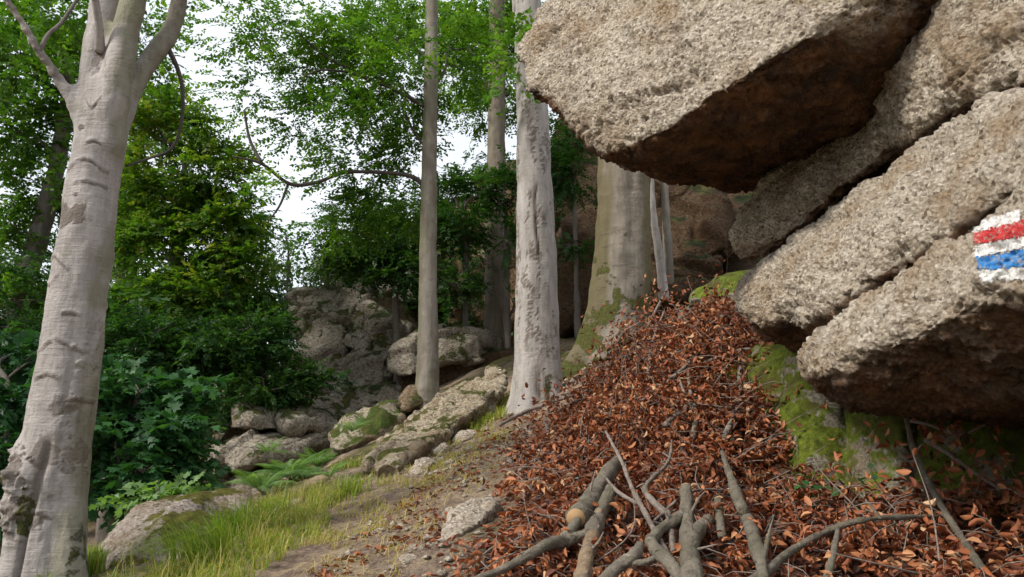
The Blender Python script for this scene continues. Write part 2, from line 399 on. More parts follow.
HEAP = pts((470,590,3.45),(520,520,4.3),(515,455,6.2),(560,405,7.3),(600,360,7.8),(615,330,8.0),(660,318,8.2),(720,318,7.6),(770,345,6.6),(775,390,5.9),(800,480,4.8),(850,505,4.35),(905,500,4.15),(960,480,3.95),(1060,460,3.6),(1100,600,2.6),(800,640,2.6),(600,640,2.8))[:, :2]
def Hbase(x, y):
    x = np.asarray(x, float); y = np.asarray(y, float); sh = x.shape; x = x.ravel(); y = y.ravel()
    r = np.hypot(x, y - 8); k = np.minimum(1, 42 / np.maximum(r, 1e-6)); X = x * k; Y = 8 + (y - 8) * k
    z = _W[_n] + _W[_n + 1] * X + _W[_n + 2] * Y
    for i in range(_n): z = z + _W[i] * _U(np.hypot(X - CP[i, 0], Y - CP[i, 1]))
    z = np.where(k < 1, 4 + (z - 4) * k, z)
    p = np.stack([x, y, 0 * x], -1)
    near = np.exp(-(r / 25) ** 2)
    z = z + near * (.05 * fbm(p, .7, 4, 3) + .018 * fbm(p, .12, 3, 9)) + (1 - near) * .8 * fbm(p, 14, 3, 5)
    hm = polymask(x, y, HEAP, .35)
    z = z + hm * (-.02 + .13 * fbm(p, .55, 3, 21))
    return z.reshape(sh)
def H(x, y): return float(Hbase(np.array([x]), np.array([y]))[0])

_TY = np.concatenate([np.arange(2.0, 9, .02), np.arange(9, 26, .06)])
def ghit(px, py, off=0.):
    P = np.array([pix(px, py, y) for y in _TY]); h = Hbase(P[:, 0], P[:, 1]) + off
    k = np.nonzero(P[:, 2] < h)[0]
    return _TY[k[0]] if len(k) else None
def gpix(px, py, off=0., Y=None, tol=1.2):
    """the place on the ground (or off above it) seen at a photo position; Y is the guess it may not stray from"""
    y = ghit(px, py, off)
    if y is None or (Y is not None and y > Y + tol): y = Y
    return pix(px, py, y)
def axis(a, b, step, lim, g=1.09):
    mid = np.arange(a, b, step); hi = [b]; s = step
    while hi[-1] < lim: s *= g; hi.append(hi[-1] + s)
    lo = [a]; s = step
    while lo[-1] > -lim: s *= g; lo.append(lo[-1] - s)
    return np.concatenate([np.array(lo[::-1]), mid[1:], np.array(hi)])
gx = axis(-5, 3.6, .06, 700, 1.11); gy = axis(2.2, 12, .06, 700, 1.11)
GX, GY = np.meshgrid(gx, gy); GZ = Hbase(GX, GY)
gp = np.stack([GX.ravel(), GY.ravel(), GZ.ravel()], -1)
nx_, ny_ = len(gx), len(gy)
ii = (np.arange(ny_ - 1)[:, None] * nx_ + np.arange(nx_ - 1)[None, :]).ravel()
GF = np.stack([ii, ii + 1, ii + nx_ + 1, ii + nx_], -1)
PATH = pts((260,600,3.7),(340,550,4.6),(400,500,5.8),(455,472,6.7),(500,448,7.4),(540,425,8.2))[:, :2]
pd = polydist(gp[:, 0], gp[:, 1], PATH, False)
pn = fbm(gp * (1, 1, 0), .5, 4, 40)
path_m = smooth01(pd + pn * .35, .95, .35)
heap_m = polymask(gp[:, 0], gp[:, 1], HEAP, .3)
green_m = smooth01(fbm(gp * (1, 1, 0), 1.1, 4, 60) + .12, -.05, .25) * (1 - path_m) * (1 - heap_m)

m = Mat('ground_soil', .95)
soil = m.mix(m.rng(m.noise(16, 8, .78), .3, .7), (.11, .068, .05), (.37, .275, .205))
soil = m.mix(m.rng(m.vor(38, 'F1', 'Distance'), .05, .3), (.33, .26, .20), soil)
gcol = m.mix(m.rng(m.noise(13, 8, .8), .3, .7), (.028, .034, .008), (.16, .145, .04))
gcol = m.mix(m.rng(m.noise(4.5, 6, .75), .5, .62), gcol, soil)
straw = m.mix(m.noise(30, 5, .7), (.26, .18, .11), (.52, .41, .27))
c = m.mix(m.attr('green'), m.mix(m.rng(m.noise(2.5, 4), .45, .6), soil, straw), gcol)
c = m.mix(m.attr('path'), c, m.mix(m.rng(m.noise(5, 5, .7), .5, .62), soil, straw))
lit = m.mix(m.noise(30, 5, .7), (.035, .016, .010), (.16, .06, .03))
c = m.mix(m.attr('heap'), c, lit)
hh = m.math('ADD', m.noise(35, 7, .75), m.math('MULTIPLY', m.vor(45, 'SMOOTH_F1'), .6))
M['ground'] = m.done(c, m.bump(hh, .045, 1.0))
g = add_obj('ground', mesh_np('ground', gp, GF, {'green': green_m, 'path': path_m, 'heap': heap_m}), M['ground'])
tag(g, 'sloping forest ground of trodden soil, straw and moss', None, None, 'structure')

# ------------------------------------------------------------------ rocks
ROCKS = {}
def rock(name, hulls, mat, label=None, cat='boulder', group=None, parent=None, voxel=.06, smooth=6, sub=2, disp=((.8, .05, 3), (.25, .02, 3)), clast=None, seed=1, attrs=None, base=None, fine=0, grow=1.0, crack=None):
    if grow != 1: hulls = [h.mean(0) + (h - h.mean(0)) * grow for h in hulls]
    V, N, F = remeshed(hulls=hulls, voxel=voxel, smooth=smooth, sub=sub)
    for k_ in range(fine): V, N, F = refine(V, F, seen(V, N, F, (120, 25)[k_]))
    d = 0
    for k, (s, a, o) in enumerate(disp): d = d + a * fbm(V, s, o, seed + 13 * k)
    if crack:
        s, a, wd_ = crack
        for k_ in (0, 1):
            n_ = fbm(V * ((1, 1, .7), (.6, .6, 1.7))[k_], s, 3, seed + 33 + k_, .35); d = d - a * np.exp(-(n_ / wd_) ** 2)
            d = d + .35 * a * np.sign(n_) * smooth01(np.abs(n_), 0, wd_ * 2)
    if clast:
        s, a = clast
        wq = V + .35 * s * np.stack([fbm(V, s * 1.7, 2, seed + 70 + k) for k in range(3)], -1)
        f1, f2, idr = voro(wq * (1, 1, 1.25), s, seed)
        lump = smooth01(fbm(V, s * 7, 3, seed + 80), -.4, .35)
        d = d + a * .55 * (.3 + .7 * lump) * (np.minimum(f2 - f1, .5) / .5 * (.5 + .7 * idr) - .55)
        pit = smooth01(fbm(V * (1, 1, 1.5), s * 1.3, 3, seed + 5, .6), .08, .45)
        d = d - a * .95 * (.35 + .65 * lump) * pit
        d = d + a * .5 * fbm(V, s * .5, 2, seed + 6)
    V = V + N * np.asarray(d)[:, None]
    at = attrs(V, N) if attrs else None
    o = mesh_obj(name, V, F, mat, parent, at, True, base)
    if parent is None: tag(o, label, cat, group)
    ROCKS[o.name] = (V, F)
    return o
def slabhull(front, back=(0.4, 1.6, 0.1)):
    """solid whose face is the given points and whose back is the same points pushed away"""
    f = pts(*front); return np.vstack([f, f + np.array(back)])

# the great boulder overhead
topf = pts((515,58,4.55),(518,88,4.45),(520,36,4.7),(535,10,4.85),(560,-20,5.0),(560,106,4.25),(585,134,4.1),(612,160,3.95),(655,142,3.75),(712,98,3.5),(790,46,3.3),(866,-8,3.2),(950,-70,3.1),(620,-90,5.1),(760,-200,4.7),(950,-330,3.9),(700,-60,4.2),(640,40,4.1),(580,50,4.3))
topb = pts((630,172,4.6),(690,184,5.6),(745,192,6.6),(850,120,6.4),(960,0,5.6))
extra = np.array([(3.0,3.5,3.75),(4.2,4.2,3.8),(4.2,6.5,3.9),(4.0,6,5.6),(3.2,3.8,5.4),(1.5,6.6,5.4),(.7,6.2,4.9),(2.0,7,4.15),(1.0,6.6,4.2)])
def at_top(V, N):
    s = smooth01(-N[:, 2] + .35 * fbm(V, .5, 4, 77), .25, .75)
    return {'stain_shade': s * .95}  # underside rust with the overhang's shade painted in
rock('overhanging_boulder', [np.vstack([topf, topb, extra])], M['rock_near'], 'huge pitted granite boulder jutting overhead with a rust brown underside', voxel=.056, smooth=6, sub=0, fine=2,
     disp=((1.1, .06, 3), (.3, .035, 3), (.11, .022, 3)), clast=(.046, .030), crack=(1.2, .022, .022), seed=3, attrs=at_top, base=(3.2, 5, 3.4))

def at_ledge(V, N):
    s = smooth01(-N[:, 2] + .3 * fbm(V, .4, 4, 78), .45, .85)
    return {'stain_shade': s * .9}  # brown stain plus painted shade on downward faces
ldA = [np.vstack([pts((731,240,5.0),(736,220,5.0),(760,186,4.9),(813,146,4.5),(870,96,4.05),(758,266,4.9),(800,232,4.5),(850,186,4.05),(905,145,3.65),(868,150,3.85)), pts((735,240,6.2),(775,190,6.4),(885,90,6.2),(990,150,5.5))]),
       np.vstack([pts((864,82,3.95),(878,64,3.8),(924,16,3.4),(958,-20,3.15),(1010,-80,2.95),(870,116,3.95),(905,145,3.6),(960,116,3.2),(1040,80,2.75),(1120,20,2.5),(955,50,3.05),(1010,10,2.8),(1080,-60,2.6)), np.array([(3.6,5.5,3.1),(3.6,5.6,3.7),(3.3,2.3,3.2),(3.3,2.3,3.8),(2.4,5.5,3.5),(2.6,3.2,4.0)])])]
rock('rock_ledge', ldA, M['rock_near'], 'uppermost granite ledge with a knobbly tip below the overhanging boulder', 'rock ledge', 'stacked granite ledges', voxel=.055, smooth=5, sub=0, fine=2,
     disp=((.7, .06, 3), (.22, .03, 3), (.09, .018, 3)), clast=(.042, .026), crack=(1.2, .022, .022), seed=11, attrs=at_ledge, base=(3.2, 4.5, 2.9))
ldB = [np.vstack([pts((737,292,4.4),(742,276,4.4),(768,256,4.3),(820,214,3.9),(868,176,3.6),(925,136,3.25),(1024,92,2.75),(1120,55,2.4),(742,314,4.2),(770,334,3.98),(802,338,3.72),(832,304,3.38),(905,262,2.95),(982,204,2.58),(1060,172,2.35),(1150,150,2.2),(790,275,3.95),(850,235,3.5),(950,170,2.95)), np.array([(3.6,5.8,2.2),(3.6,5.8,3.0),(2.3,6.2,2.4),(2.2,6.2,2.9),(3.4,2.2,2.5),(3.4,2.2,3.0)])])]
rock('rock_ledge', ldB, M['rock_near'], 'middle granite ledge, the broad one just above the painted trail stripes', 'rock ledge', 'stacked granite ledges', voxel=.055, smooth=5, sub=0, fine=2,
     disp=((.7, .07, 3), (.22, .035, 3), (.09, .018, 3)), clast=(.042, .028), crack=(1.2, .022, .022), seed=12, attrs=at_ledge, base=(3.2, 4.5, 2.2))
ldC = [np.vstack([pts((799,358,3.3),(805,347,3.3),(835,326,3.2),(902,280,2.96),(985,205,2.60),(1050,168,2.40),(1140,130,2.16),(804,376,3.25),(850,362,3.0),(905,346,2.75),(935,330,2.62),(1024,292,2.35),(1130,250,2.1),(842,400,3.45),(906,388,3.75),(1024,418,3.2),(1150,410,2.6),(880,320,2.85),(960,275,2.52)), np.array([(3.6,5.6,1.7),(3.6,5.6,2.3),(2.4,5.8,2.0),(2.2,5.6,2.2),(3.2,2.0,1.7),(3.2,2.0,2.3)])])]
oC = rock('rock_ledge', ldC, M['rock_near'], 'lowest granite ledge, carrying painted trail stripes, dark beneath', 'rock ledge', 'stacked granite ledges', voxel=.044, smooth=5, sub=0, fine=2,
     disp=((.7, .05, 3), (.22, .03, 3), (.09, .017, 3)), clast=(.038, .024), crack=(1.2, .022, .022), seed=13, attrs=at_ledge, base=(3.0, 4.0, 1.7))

# mossy rocks below the ledges
rock('mossy_boulder', [np.vstack([pts((722,372,6.3),(760,345,6.0),(830,340,5.3),(850,395,4.9),(862,500,4.6),(800,492,4.75),(765,440,5.5),(735,420,6.0),(805,420,4.95)), np.array([(2.2,7.5,1.4),(3,7,1.4),(2.2,7.5,2.4),(3.2,6.8,2.5),(1.7,4.6,1.1)])])],
     M['rock_mossy'], 'bright green moss covered boulder sloping behind the leaf heap', voxel=.07, smooth=3, sub=0, fine=2, disp=((.5, .10, 3), (.16, .03, 3), (.05, .008, 2)), seed=21)
rock('mossy_boulder', [np.vstack([pts((852,390,4.75),(905,385,4.35),(909,500,4.25),(907,525,4.25),(858,520,4.5),(850,460,4.62)), np.array([(2.6,6.6,1.0),(2.6,6.6,2.4),(3.3,6.0,1.0),(3.3,6.0,2.3)])])],
     M['rock_mossy'], 'upright mossy block with pale lichen beside a black crevice', voxel=.07, smooth=2, sub=0, fine=2, disp=((.4, .05, 3), (.14, .02, 3), (.05, .007, 2)), seed=22)
rock('mossy_boulder', [np.vstack([pts((922,405,4.5),(1040,400,4.0),(1130,400,3.7),(1130,560,3.3),(1030,548,3.7),(930,540,4.15),(980,480,3.95)), np.array([(3.8,5.6,1.0),(3.8,5.6,2.2),(2.75,5.9,1.0),(2.7,5.9,2.2)])])],
     M['rock_mossy'], 'dim mossy rock strewn with dead leaves under the lowest ledge', voxel=.05, smooth=4, sub=1, disp=((.5, .08, 3), (.14, .02, 3)), seed=23)

# ---- trail sign painted on the lowest ledge: white, red, white, blue, white
def paint_mat(name, col):
    m = Mat(name, .55); n = m.noise(70, 5, .7); n2 = m.rng(m.math('ADD', m.math('MULTIPLY', m.noise(110, 5, .75), .6), m.math('MULTIPLY', m.noise(28, 4, .6), .4)), .515, .59)
    c = m.mix(n, tuple(x * .8 for x in col), tuple(min(1, x * 1.15) for x in col)); c = m.mix(m.math('MULTIPLY', n2, .8), c, (.36, .31, .26))
    return m.done(c, m.bump(m.noise(60, 6, .75), .012, .9))
M['pw'] = paint_mat('paint_white', (.74, .73, .71)); M['pr'] = paint_mat('paint_red', (.50, .035, .035)); M['pb'] = paint_mat('paint_blue', (.03, .20, .50))
Vc, Fc = ROCKS[oC.name]
bvh = BVHTree.FromPolygons([tuple(v) for v in Vc], [tuple(int(i) for i in f) for f in Fc])
mk = thing('trail_marker', pix(1002, 250, 2.45), 'trail sign of white red and blue stripes painted on the lowest granite ledge', 'trail sign')
mo = np.array(mk.location)
STR = [('stripe', 'pw', (973,221),(1021,209),(1021,223),(972,236)), ('stripe', 'pr', (972,232),(1034,216),(1034,236),(973,246)), ('stripe', 'pw', (973,245),(1034,234),(1034,246),(974,259)),
       ('stripe', 'pb', (975,257),(1034,246),(1034,267),(977,271)), ('stripe', 'pw', (977,270),(1034,265),(1034,280),(981,283))]
for k, (nm, mt, a, b, c2, d2) in enumerate(STR):
    a, b, c2, d2 = map(np.array, (a, b, c2, d2)); nu, nv = 84, 26; V = []; ok = np.ones((nv, nu), bool)
    for j in range(nv):
        for i in range(nu):
            u, v = i / (nu - 1), j / (nv - 1)
            q = (a * (1 - u) + b * u) * (1 - v) + (d2 * (1 - u) + c2 * u) * v
            dr = pix(q[0], q[1], 1.0) - CAM
            h = bvh.ray_cast(Vector(CAM), Vector(dr).normalized())
            if h[0] is None: ok[j, i] = False; V.append(mo); continue
            e = min(u * 3.2, (1 - u) * 3.2 + (1 if k else 0), v, 1 - v)
            if e < .10 and fbm(np.array([[q[0], q[1], k * 9.]]), 3.0, 3, 5)[0] > e * 4 - .12: ok[j, i] = False
            V.append(np.array(h[0]) + np.array(h[1]) * (.0022 + .0006 * (k % 2)) * (1 if h[1].dot(Vector(dr)) < 0 else -1))
    F = [(j * nu + i, j * nu + i + 1, (j + 1) * nu + i + 1, (j + 1) * nu + i) for j in range(nv - 1) for i in range(nu - 1) if ok[j, i] and ok[j, i + 1] and ok[j + 1, i + 1] and ok[j + 1, i]]
    V = np.array(V); F = np.array(F); used = np.unique(F); remap = np.zeros(len(V), int); remap[used] = np.arange(len(used))
    o = mesh_obj(nm, V[used], remap[F], M[mt], mk)
    o['label'] = ('top white', 'red', 'middle white', 'blue', 'bottom white')[k] + ' paint stripe'

# ---- rocks farther off
FD = ((1.2, .07, 3), (.35, .05, 4))
oc = thing('rock_outcrop', pix(255, 492, 12.2), 'low grey outcrop of rounded stacked granite blocks left of the ferns', 'rock outcrop')
def block(parent, front, back=(.3, 1.6, .1), seed=1, mat='rock_far', vox=.105, disp=FD, sm=1):
    return rock('block', [slabhull(front, back)], M[mat], parent=parent, voxel=vox, smooth=sm, sub=1, disp=disp, seed=seed, grow=1.11, crack=(1.3, .11, .035))
block(oc, ((228,425,12.3),(231,402,12.4),(250,400,12.5),(278,408,12.5),(281,430,12.3),(255,431,12.0),(232,430,12.1),(255,412,11.9)), seed=31)
block(oc, ((283,412,12.6),(300,414,12.6),(311,424,12.7),(309,433,12.5),(284,432,12.4),(296,422,12.2)), seed=32)
block(oc, ((204,465,12.2),(230,440,12.0),(252,431,12.0),(312,434,12.3),(312,447,12.2),(290,462,11.9),(250,470,11.6),(212,472,11.8),(260,448,11.6)), seed=33)
block(oc, ((202,472,11.9),(212,468,11.8),(222,471,11.8),(218,480,11.7),(204,481,11.8)), (.2,.6,0), seed=34, vox=.05)
block(oc, ((214,482,11.9),(226,472,11.8),(262,471,11.6),(300,468,11.8),(300,505,11.6),(240,505,11.5),(212,500,11.7)), seed=35)
block(oc, ((262,400,13.2),(300,398,13.4),(312,412,13.2),(280,414,13.0)), seed=36)
block(oc, ((312,430,12.9),(330,415,13.2),(345,430,13.0),(338,455,12.6),(315,455,12.6)), seed=37)

cf = thing('rock_cliff', pix(350, 410, 16), 'broken cliff of jointed granite blocks streaked with green moss against the sky', 'cliff')
block(cf, ((288,298,17.5),(292,290,17.6),(318,287,17.8),(330,300,17.5),(312,312,17),(292,326,17.2)), (.4,2,0), 41)
block(cf, ((318,288,17.6),(350,282,17.8),(362,300,17.4),(348,318,17.0),(325,318,17.0),(314,306,17.2)), (.4,2,0), 42)
block(cf, ((296,330,17.2),(320,312,17.0),(346,320,16.8),(345,345,16.4),(318,356,16.6),(300,345,17.0)), (.4,2,0), 43)
block(cf, ((348,318,16.9),(366,300,17.2),(392,318,16.8),(388,352,16.2),(362,355,16.0),(346,346,16.3)), (.4,2,0), 44)
block(cf, ((350,356,16.1),(386,353,16.0),(384,384,15.6),(352,388,15.6),(340,372,15.9)), (.4,2,0), 45)
block(cf, ((352,392,15.5),(376,382,15.5),(412,384,15.3),(412,410,15.0),(360,418,14.9)), (.4,1.8,0), 46)
block(cf, ((300,352,16.8),(340,348,16.4),(340,375,15.9),(345,395,15.6),(310,395,15.9),(296,375,16.4)), (.4,2,0), 47)
block(cf, ((318,395,15.6),(350,390,15.5),(358,418,15.0),(330,430,14.9),(310,420,15.2)), (.4,1.8,0), 48)
block(cf, ((318,262,19.0),(345,250,19.2),(372,262,18.8),(366,292,18.0),(330,292,18.0)), (.4,2,0), 39)
block(cf, ((366,262,19.2),(400,240,19.4),(430,250,19.2),(428,300,18.4),(380,300,18.2)), (.4,2,0), 40)
block(cf, ((360,300,18.0),(400,290,18.4),(420,330,18),(400,352,17.5),(380,345,17.2)), (.4,2,0), 49, 'rock_cave_shaded')

rock('block', [slabhull(((292,300,18.6),(330,292,18.8),(395,300,18.6),(415,395,16.6),(320,425,16.4),(300,380,17.6)), (.4, 2.5, 0))], M['rock_cave_shaded'], parent=cf, voxel=.15, smooth=2, sub=1, disp=FD, seed=50)
rock('block', [slabhull(((215,440,13),(235,408,13.2),(300,410,13.4),(335,430,13.4),(330,470,12.8),(220,495,12.6)), (.4, 1.5, 0))], M['rock_cave_shaded'], parent=oc, voxel=.12, smooth=2, sub=1, disp=FD, seed=38)
ov = rock('overhung_rock', [slabhull(((384,372,14.8),(390,350,14.8),(412,336,14.9),(450,326,15.0),(482,330,15.2),(484,362,14.9),(440,362,14.4),(405,380,14.5)), (.5, 3, .4))], M['rock_far'],
    'tan capped rock with a hollow beneath behind the slender grey trunk', 'rock', voxel=.11, smooth=1, sub=1, disp=FD, crack=(1.4, .12, .035), seed=51)
rock('overhung_rock', [slabhull(((398,372,15.4),(424,362,15.2),(470,360,15.2),(490,352,15.6),(520,345,15.6),(520,395,15.2),(400,395,15.0)), (.5, 3, .2))], M['rock_cave_shaded'],
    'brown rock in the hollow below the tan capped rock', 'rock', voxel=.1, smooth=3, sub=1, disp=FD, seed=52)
# wooded crag and cave rocks
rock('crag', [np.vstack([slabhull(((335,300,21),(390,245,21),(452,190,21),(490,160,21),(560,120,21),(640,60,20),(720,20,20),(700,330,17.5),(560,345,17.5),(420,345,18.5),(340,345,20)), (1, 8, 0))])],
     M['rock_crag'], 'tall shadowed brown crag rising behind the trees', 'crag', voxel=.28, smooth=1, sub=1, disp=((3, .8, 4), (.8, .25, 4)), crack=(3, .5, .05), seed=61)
rock('cave_rock', [slabhull(((650,180,14.2),(690,170,14.3),(728,175,14.2),(727,240,13.6),(716,290,12.9),(650,302,12.7),(640,240,13.5),(690,250,13.2)), (0, 2.5, 0))], M['rock_cave_shaded'],
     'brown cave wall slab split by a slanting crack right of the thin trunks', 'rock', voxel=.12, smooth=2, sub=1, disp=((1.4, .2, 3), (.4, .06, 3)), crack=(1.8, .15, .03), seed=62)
rock('cave_rock', [slabhull(((560,215,16),(640,190,16),(640,305,15),(560,330,15.2)), (0, 2.5, 0))], M['rock_cave_shaded'],
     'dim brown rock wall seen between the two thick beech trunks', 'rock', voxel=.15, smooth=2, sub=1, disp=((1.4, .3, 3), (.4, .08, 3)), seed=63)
rock('cave_rock', [np.vstack([pts((690,130,17.5),(690,295,16.5),(718,160,16.5),(800,120,16),(900,120,15),(900,330,12),(760,310,13.5),(715,295,15.5)), np.array([(6,19,3),(6,19,9),(9,14,3),(9,14,9)])])], M['rock_cave_shaded'],
     'recess rock deep behind the ledges, brown tint darkened with shade', 'rock', voxel=.2, smooth=3, sub=1, disp=((1.4, .3, 3),), seed=64)
rock('cave_rock', [slabhull(((684,300,11.2),(715,280,11.3),(745,268,11.2),(770,265,11),(770,300,10.6),(720,302,10.5)), (.3, 1.2, .1))], M['rock_mossy'],
     'low mossy shelf at the foot of the cave wall', 'rock', voxel=.1, smooth=2, sub=1, disp=((.6, .1, 3), (.2, .03, 3)), seed=65)

# near-left mossy boulder and the stones of the path
rock('mossy_boulder', [np.vstack([pts((98,556,5.6),(120,518,5.8),(165,490,6.1),(225,482,6.5),(252,490,6.6),(246,520,6.0),(225,548,5.4),(200,580,4.8),(110,600,5.0),(170,532,5.3)), np.array([(-3.3,7.6,.2),(-2.2,7.9,.5),(-3.2,7.3,1.0)])])],
     mat_granite('granite_leftmoss', tint=(.85, .8, .8), moss=.10, mossc=(.15, .14, .02), vs=.8), 'low boulder under yellow green moss beside the forked beech', voxel=.05, smooth=6, sub=1, disp=((.5, .08, 3), (.14, .025, 3), (.05, .006, 2)), seed=71)
def stone(front, back, label, seed, mat='rock_path', vox=.028, disp=((.25, .03, 3), (.07, .010, 3)), name='stone', cat='stone', sm=3):
    lo = max(front, key=lambda p: p[1]); yh = ghit(lo[0], lo[1] - 2, 0.) or lo[2]; dy_ = float(np.clip(yh - lo[2], -1.5, 1.5))
    f = pts(*[(a, b, c + dy_) for a, b, c in front]); h = np.vstack([f, f + np.array(back)])
    return rock(name, [h], M[mat], label, cat, 'stones along the path' if name == 'stone' else None, voxel=vox, smooth=sm, sub=1, disp=disp, seed=seed)
stone(((436,534,5.0),(450,505,5.3),(490,494,5.5),(502,500,5.4),(478,524,5.1),(446,545,4.9)), (.05, .25, -.12), 'angular grey stone lying on the path edge beside the leaf heap', 81)
stone(((408,470,7.4),(414,458,7.5),(428,455,7.5),(434,462,7.4),(424,474,7.3),(410,477,7.3)), (.05, .3, -.05), 'pale rounded stone under the tilted slab', 82)
stone(((387,566,4.3),(400,556,4.4),(424,552,4.4),(430,558,4.35),(405,570,4.2)), (.02, .15, -.06), 'flat speckled stone at the near end of the path', 83, vox=.02)
stone(((400,552,4.5),(412,547,4.55),(432,548,4.5),(428,556,4.45),(406,557,4.45)), (.02, .12, -.05), 'thin dark stone just behind the flat speckled one', 84, vox=.02)
stone(((398,540,4.8),(408,532,4.9),(418,534,4.85),(416,541,4.8),(402,544,4.75)), (.02, .12, -.05), 'small buff stone alone in the trodden soil', 85, vox=.02)
stone(((440,514,5.4),(446,506,5.5),(454,507,5.5),(452,515,5.4)), (.02, .12, -.05), 'fist sized pinkish stone touching the angular grey stone', 86, vox=.02)
stone(((472,532,4.9),(490,524,5.0),(506,520,5.1),(506,528,5.0),(482,538,4.8)), (.02, .15, -.06), 'flat stone half under fallen leaves at the heap foot', 87, vox=.02)
stone(((448,440,8.2),(456,432,8.3),(474,428,8.4),(476,436,8.3),(456,446,8.1)), (.05, .3, -.08), 'light stone wedged below the slab lip', 88)
stone(((476,418,8.8),(482,402,9.0),(494,398,9.0),(496,410,8.9),(484,421,8.7)), (.05, .3, -.08), 'upright light grey stone before the pale beech', 89)
stone(((430,452,7.9),(444,442,8.0),(448,448,7.9),(440,458,7.8)), (.05, .3, -.08), 'darker stone in the crevice between two light stones', 90)
stone(((268,506,6.8),(284,498,7.0),(302,497,7.0),(300,508,6.8),(280,514,6.6)), (.05, .3, -.1), 'buff stone poking through grass left of the path', 91)
rock('tilted_slab', [np.vstack([pts((364,470,7.1),(376,444,8.1),(410,424,8.9),(440,406,9.6),(500,372,10.4),(512,370,10.2),(506,388,9.5),(392,470,6.8),(430,445,7.6),(470,414,8.5),(388,476,6.75),(428,452,7.6),(470,420,8.55)),
     pts((400,482,7.3),(432,462,8.2),(476,432,9.2)), pts((380,440,10.4),(500,366,11.8),(470,385,11.6))])],
     mat_granite('granite_slab', tint=(.85, .78, .66), moss=.02, mossc=(.10, .105, .02), vs=.7), 'long tilted granite slab with mossy upper edge and a dark crevice below', 'slab', voxel=.08, smooth=3, sub=0, fine=2, disp=((.6, .06, 4), (.18, .045, 3), (.06, .012, 2)), crack=(.8, .07, .04), seed=95)
rock('mossy_boulder', [np.vstack([pts((322,440,11.4),(345,420,11.8),(385,402,12.2),(412,398,12.4),(404,420,11.8),(370,440,11.2),(335,455,11)), pts((340,430,13),(400,405,13.5)), pts((335,462,11.6),(400,430,12.4))])],
     mat_granite('granite_bank', tint=(.8, .75, .65), moss=.22, mossc=(.085, .12, .02), vs=.6), 'bright mossy hump rising above the ferns', voxel=.1, smooth=3, sub=1, disp=((.6, .12, 4), (.18, .05, 3)), seed=96)
rock('mossy_boulder', [np.vstack([pts((398,398,12.2),(410,385,12.4),(428,380,12.5),(424,405,12.1),(400,412,11.9)), pts((402,398,13),(428,385,13.2),(424,408,12.8))])],
     mat_granite('granite_brownmoss', tint=(.5, .4, .3), moss=.12, mossc=(.07, .08, .02), vs=.6), 'small brown mossy stone at the foot of the slender beech', voxel=.05, smooth=3, sub=1, disp=((.4, .07, 3), (.14, .03, 3)), seed=97)

# ------------------------------------------------------------------ leaves
LEAF4 = (np.array([(0,0,0),(.30,.42,.07),(0,1,-.10),(-.30,.42,.07)]), np.array([(0,1,2,3)]))
LEAF8 = (np.array([(0,0,0),(.24,.22,.06),(.31,.5,.10),(.19,.8,.03),(0,1,-.10),(-.19,.8,.03),(-.31,.5,.10),(-.24,.22,.06),(0,.5,-.0)]), np.array([(0,1,2,8),(8,2,3,4),(8,4,5,6),(0,8,6,7)]))
MAPLE = (np.array([(0,0,0),(.45,.12,.03),(.30,.40,.05),(.42,.72,-.02),(.15,.66,.03),(0,1,-.08),(-.15,.66,.03),(-.42,.72,-.02),(-.30,.40,.05),(-.45,.12,.03),(0,.45,0)]), np.array([(0,1,2,10),(10,2,3,4),(10,4,5,6),(10,6,7,8),(0,10,8,9)]))
CURL = (np.array([(0,0,0),(.20,.25,.14),(.22,.55,.20),(.13,.82,.10),(.02,1,-.05),(-.13,.8,.13),(-.24,.52,.22),(-.19,.24,.13),(0,.28,-.02),(0,.6,.03)]), np.array([(0,1,8,8),(8,1,2,9),(9,2,3,4),(9,4,5,6),(8,9,6,7),(0,8,7,7)]))
def frames(d, up):
    y = d / (np.linalg.norm(d, axis=1)[:, None] + 1e-9)
    x = np.cross(y, up); x /= np.linalg.norm(x, axis=1)[:, None] + 1e-9
    return x, y, np.cross(x, y)
def leaf_mesh_data(pos, d, up, size, tint, tmpl):
    T, F = tmpl; x, y, z = frames(d, up); n = len(pos); s = np.broadcast_to(size, (n,))[:, None, None]
    V = pos[:, None, :] + s * (T[None, :, 0:1] * x[:, None] + T[None, :, 1:2] * y[:, None] + T[None, :, 2:3] * z[:, None])
    k = len(T)
    FF = (F[None] + (np.arange(n) * k)[:, None, None]).reshape(-1, F.shape[1])
    return V.reshape(-1, 3), FF, np.repeat(tint, k)
def tri_fix(F):                                               # quads with a doubled corner -> tris kept as two sets
    dbl = F[:, 2] == F[:, 3]; q = F[~dbl]; t = F[dbl][:, :3]
    return np.vstack([q[:, (0, 1, 2)], q[:, (0, 2, 3)], t])
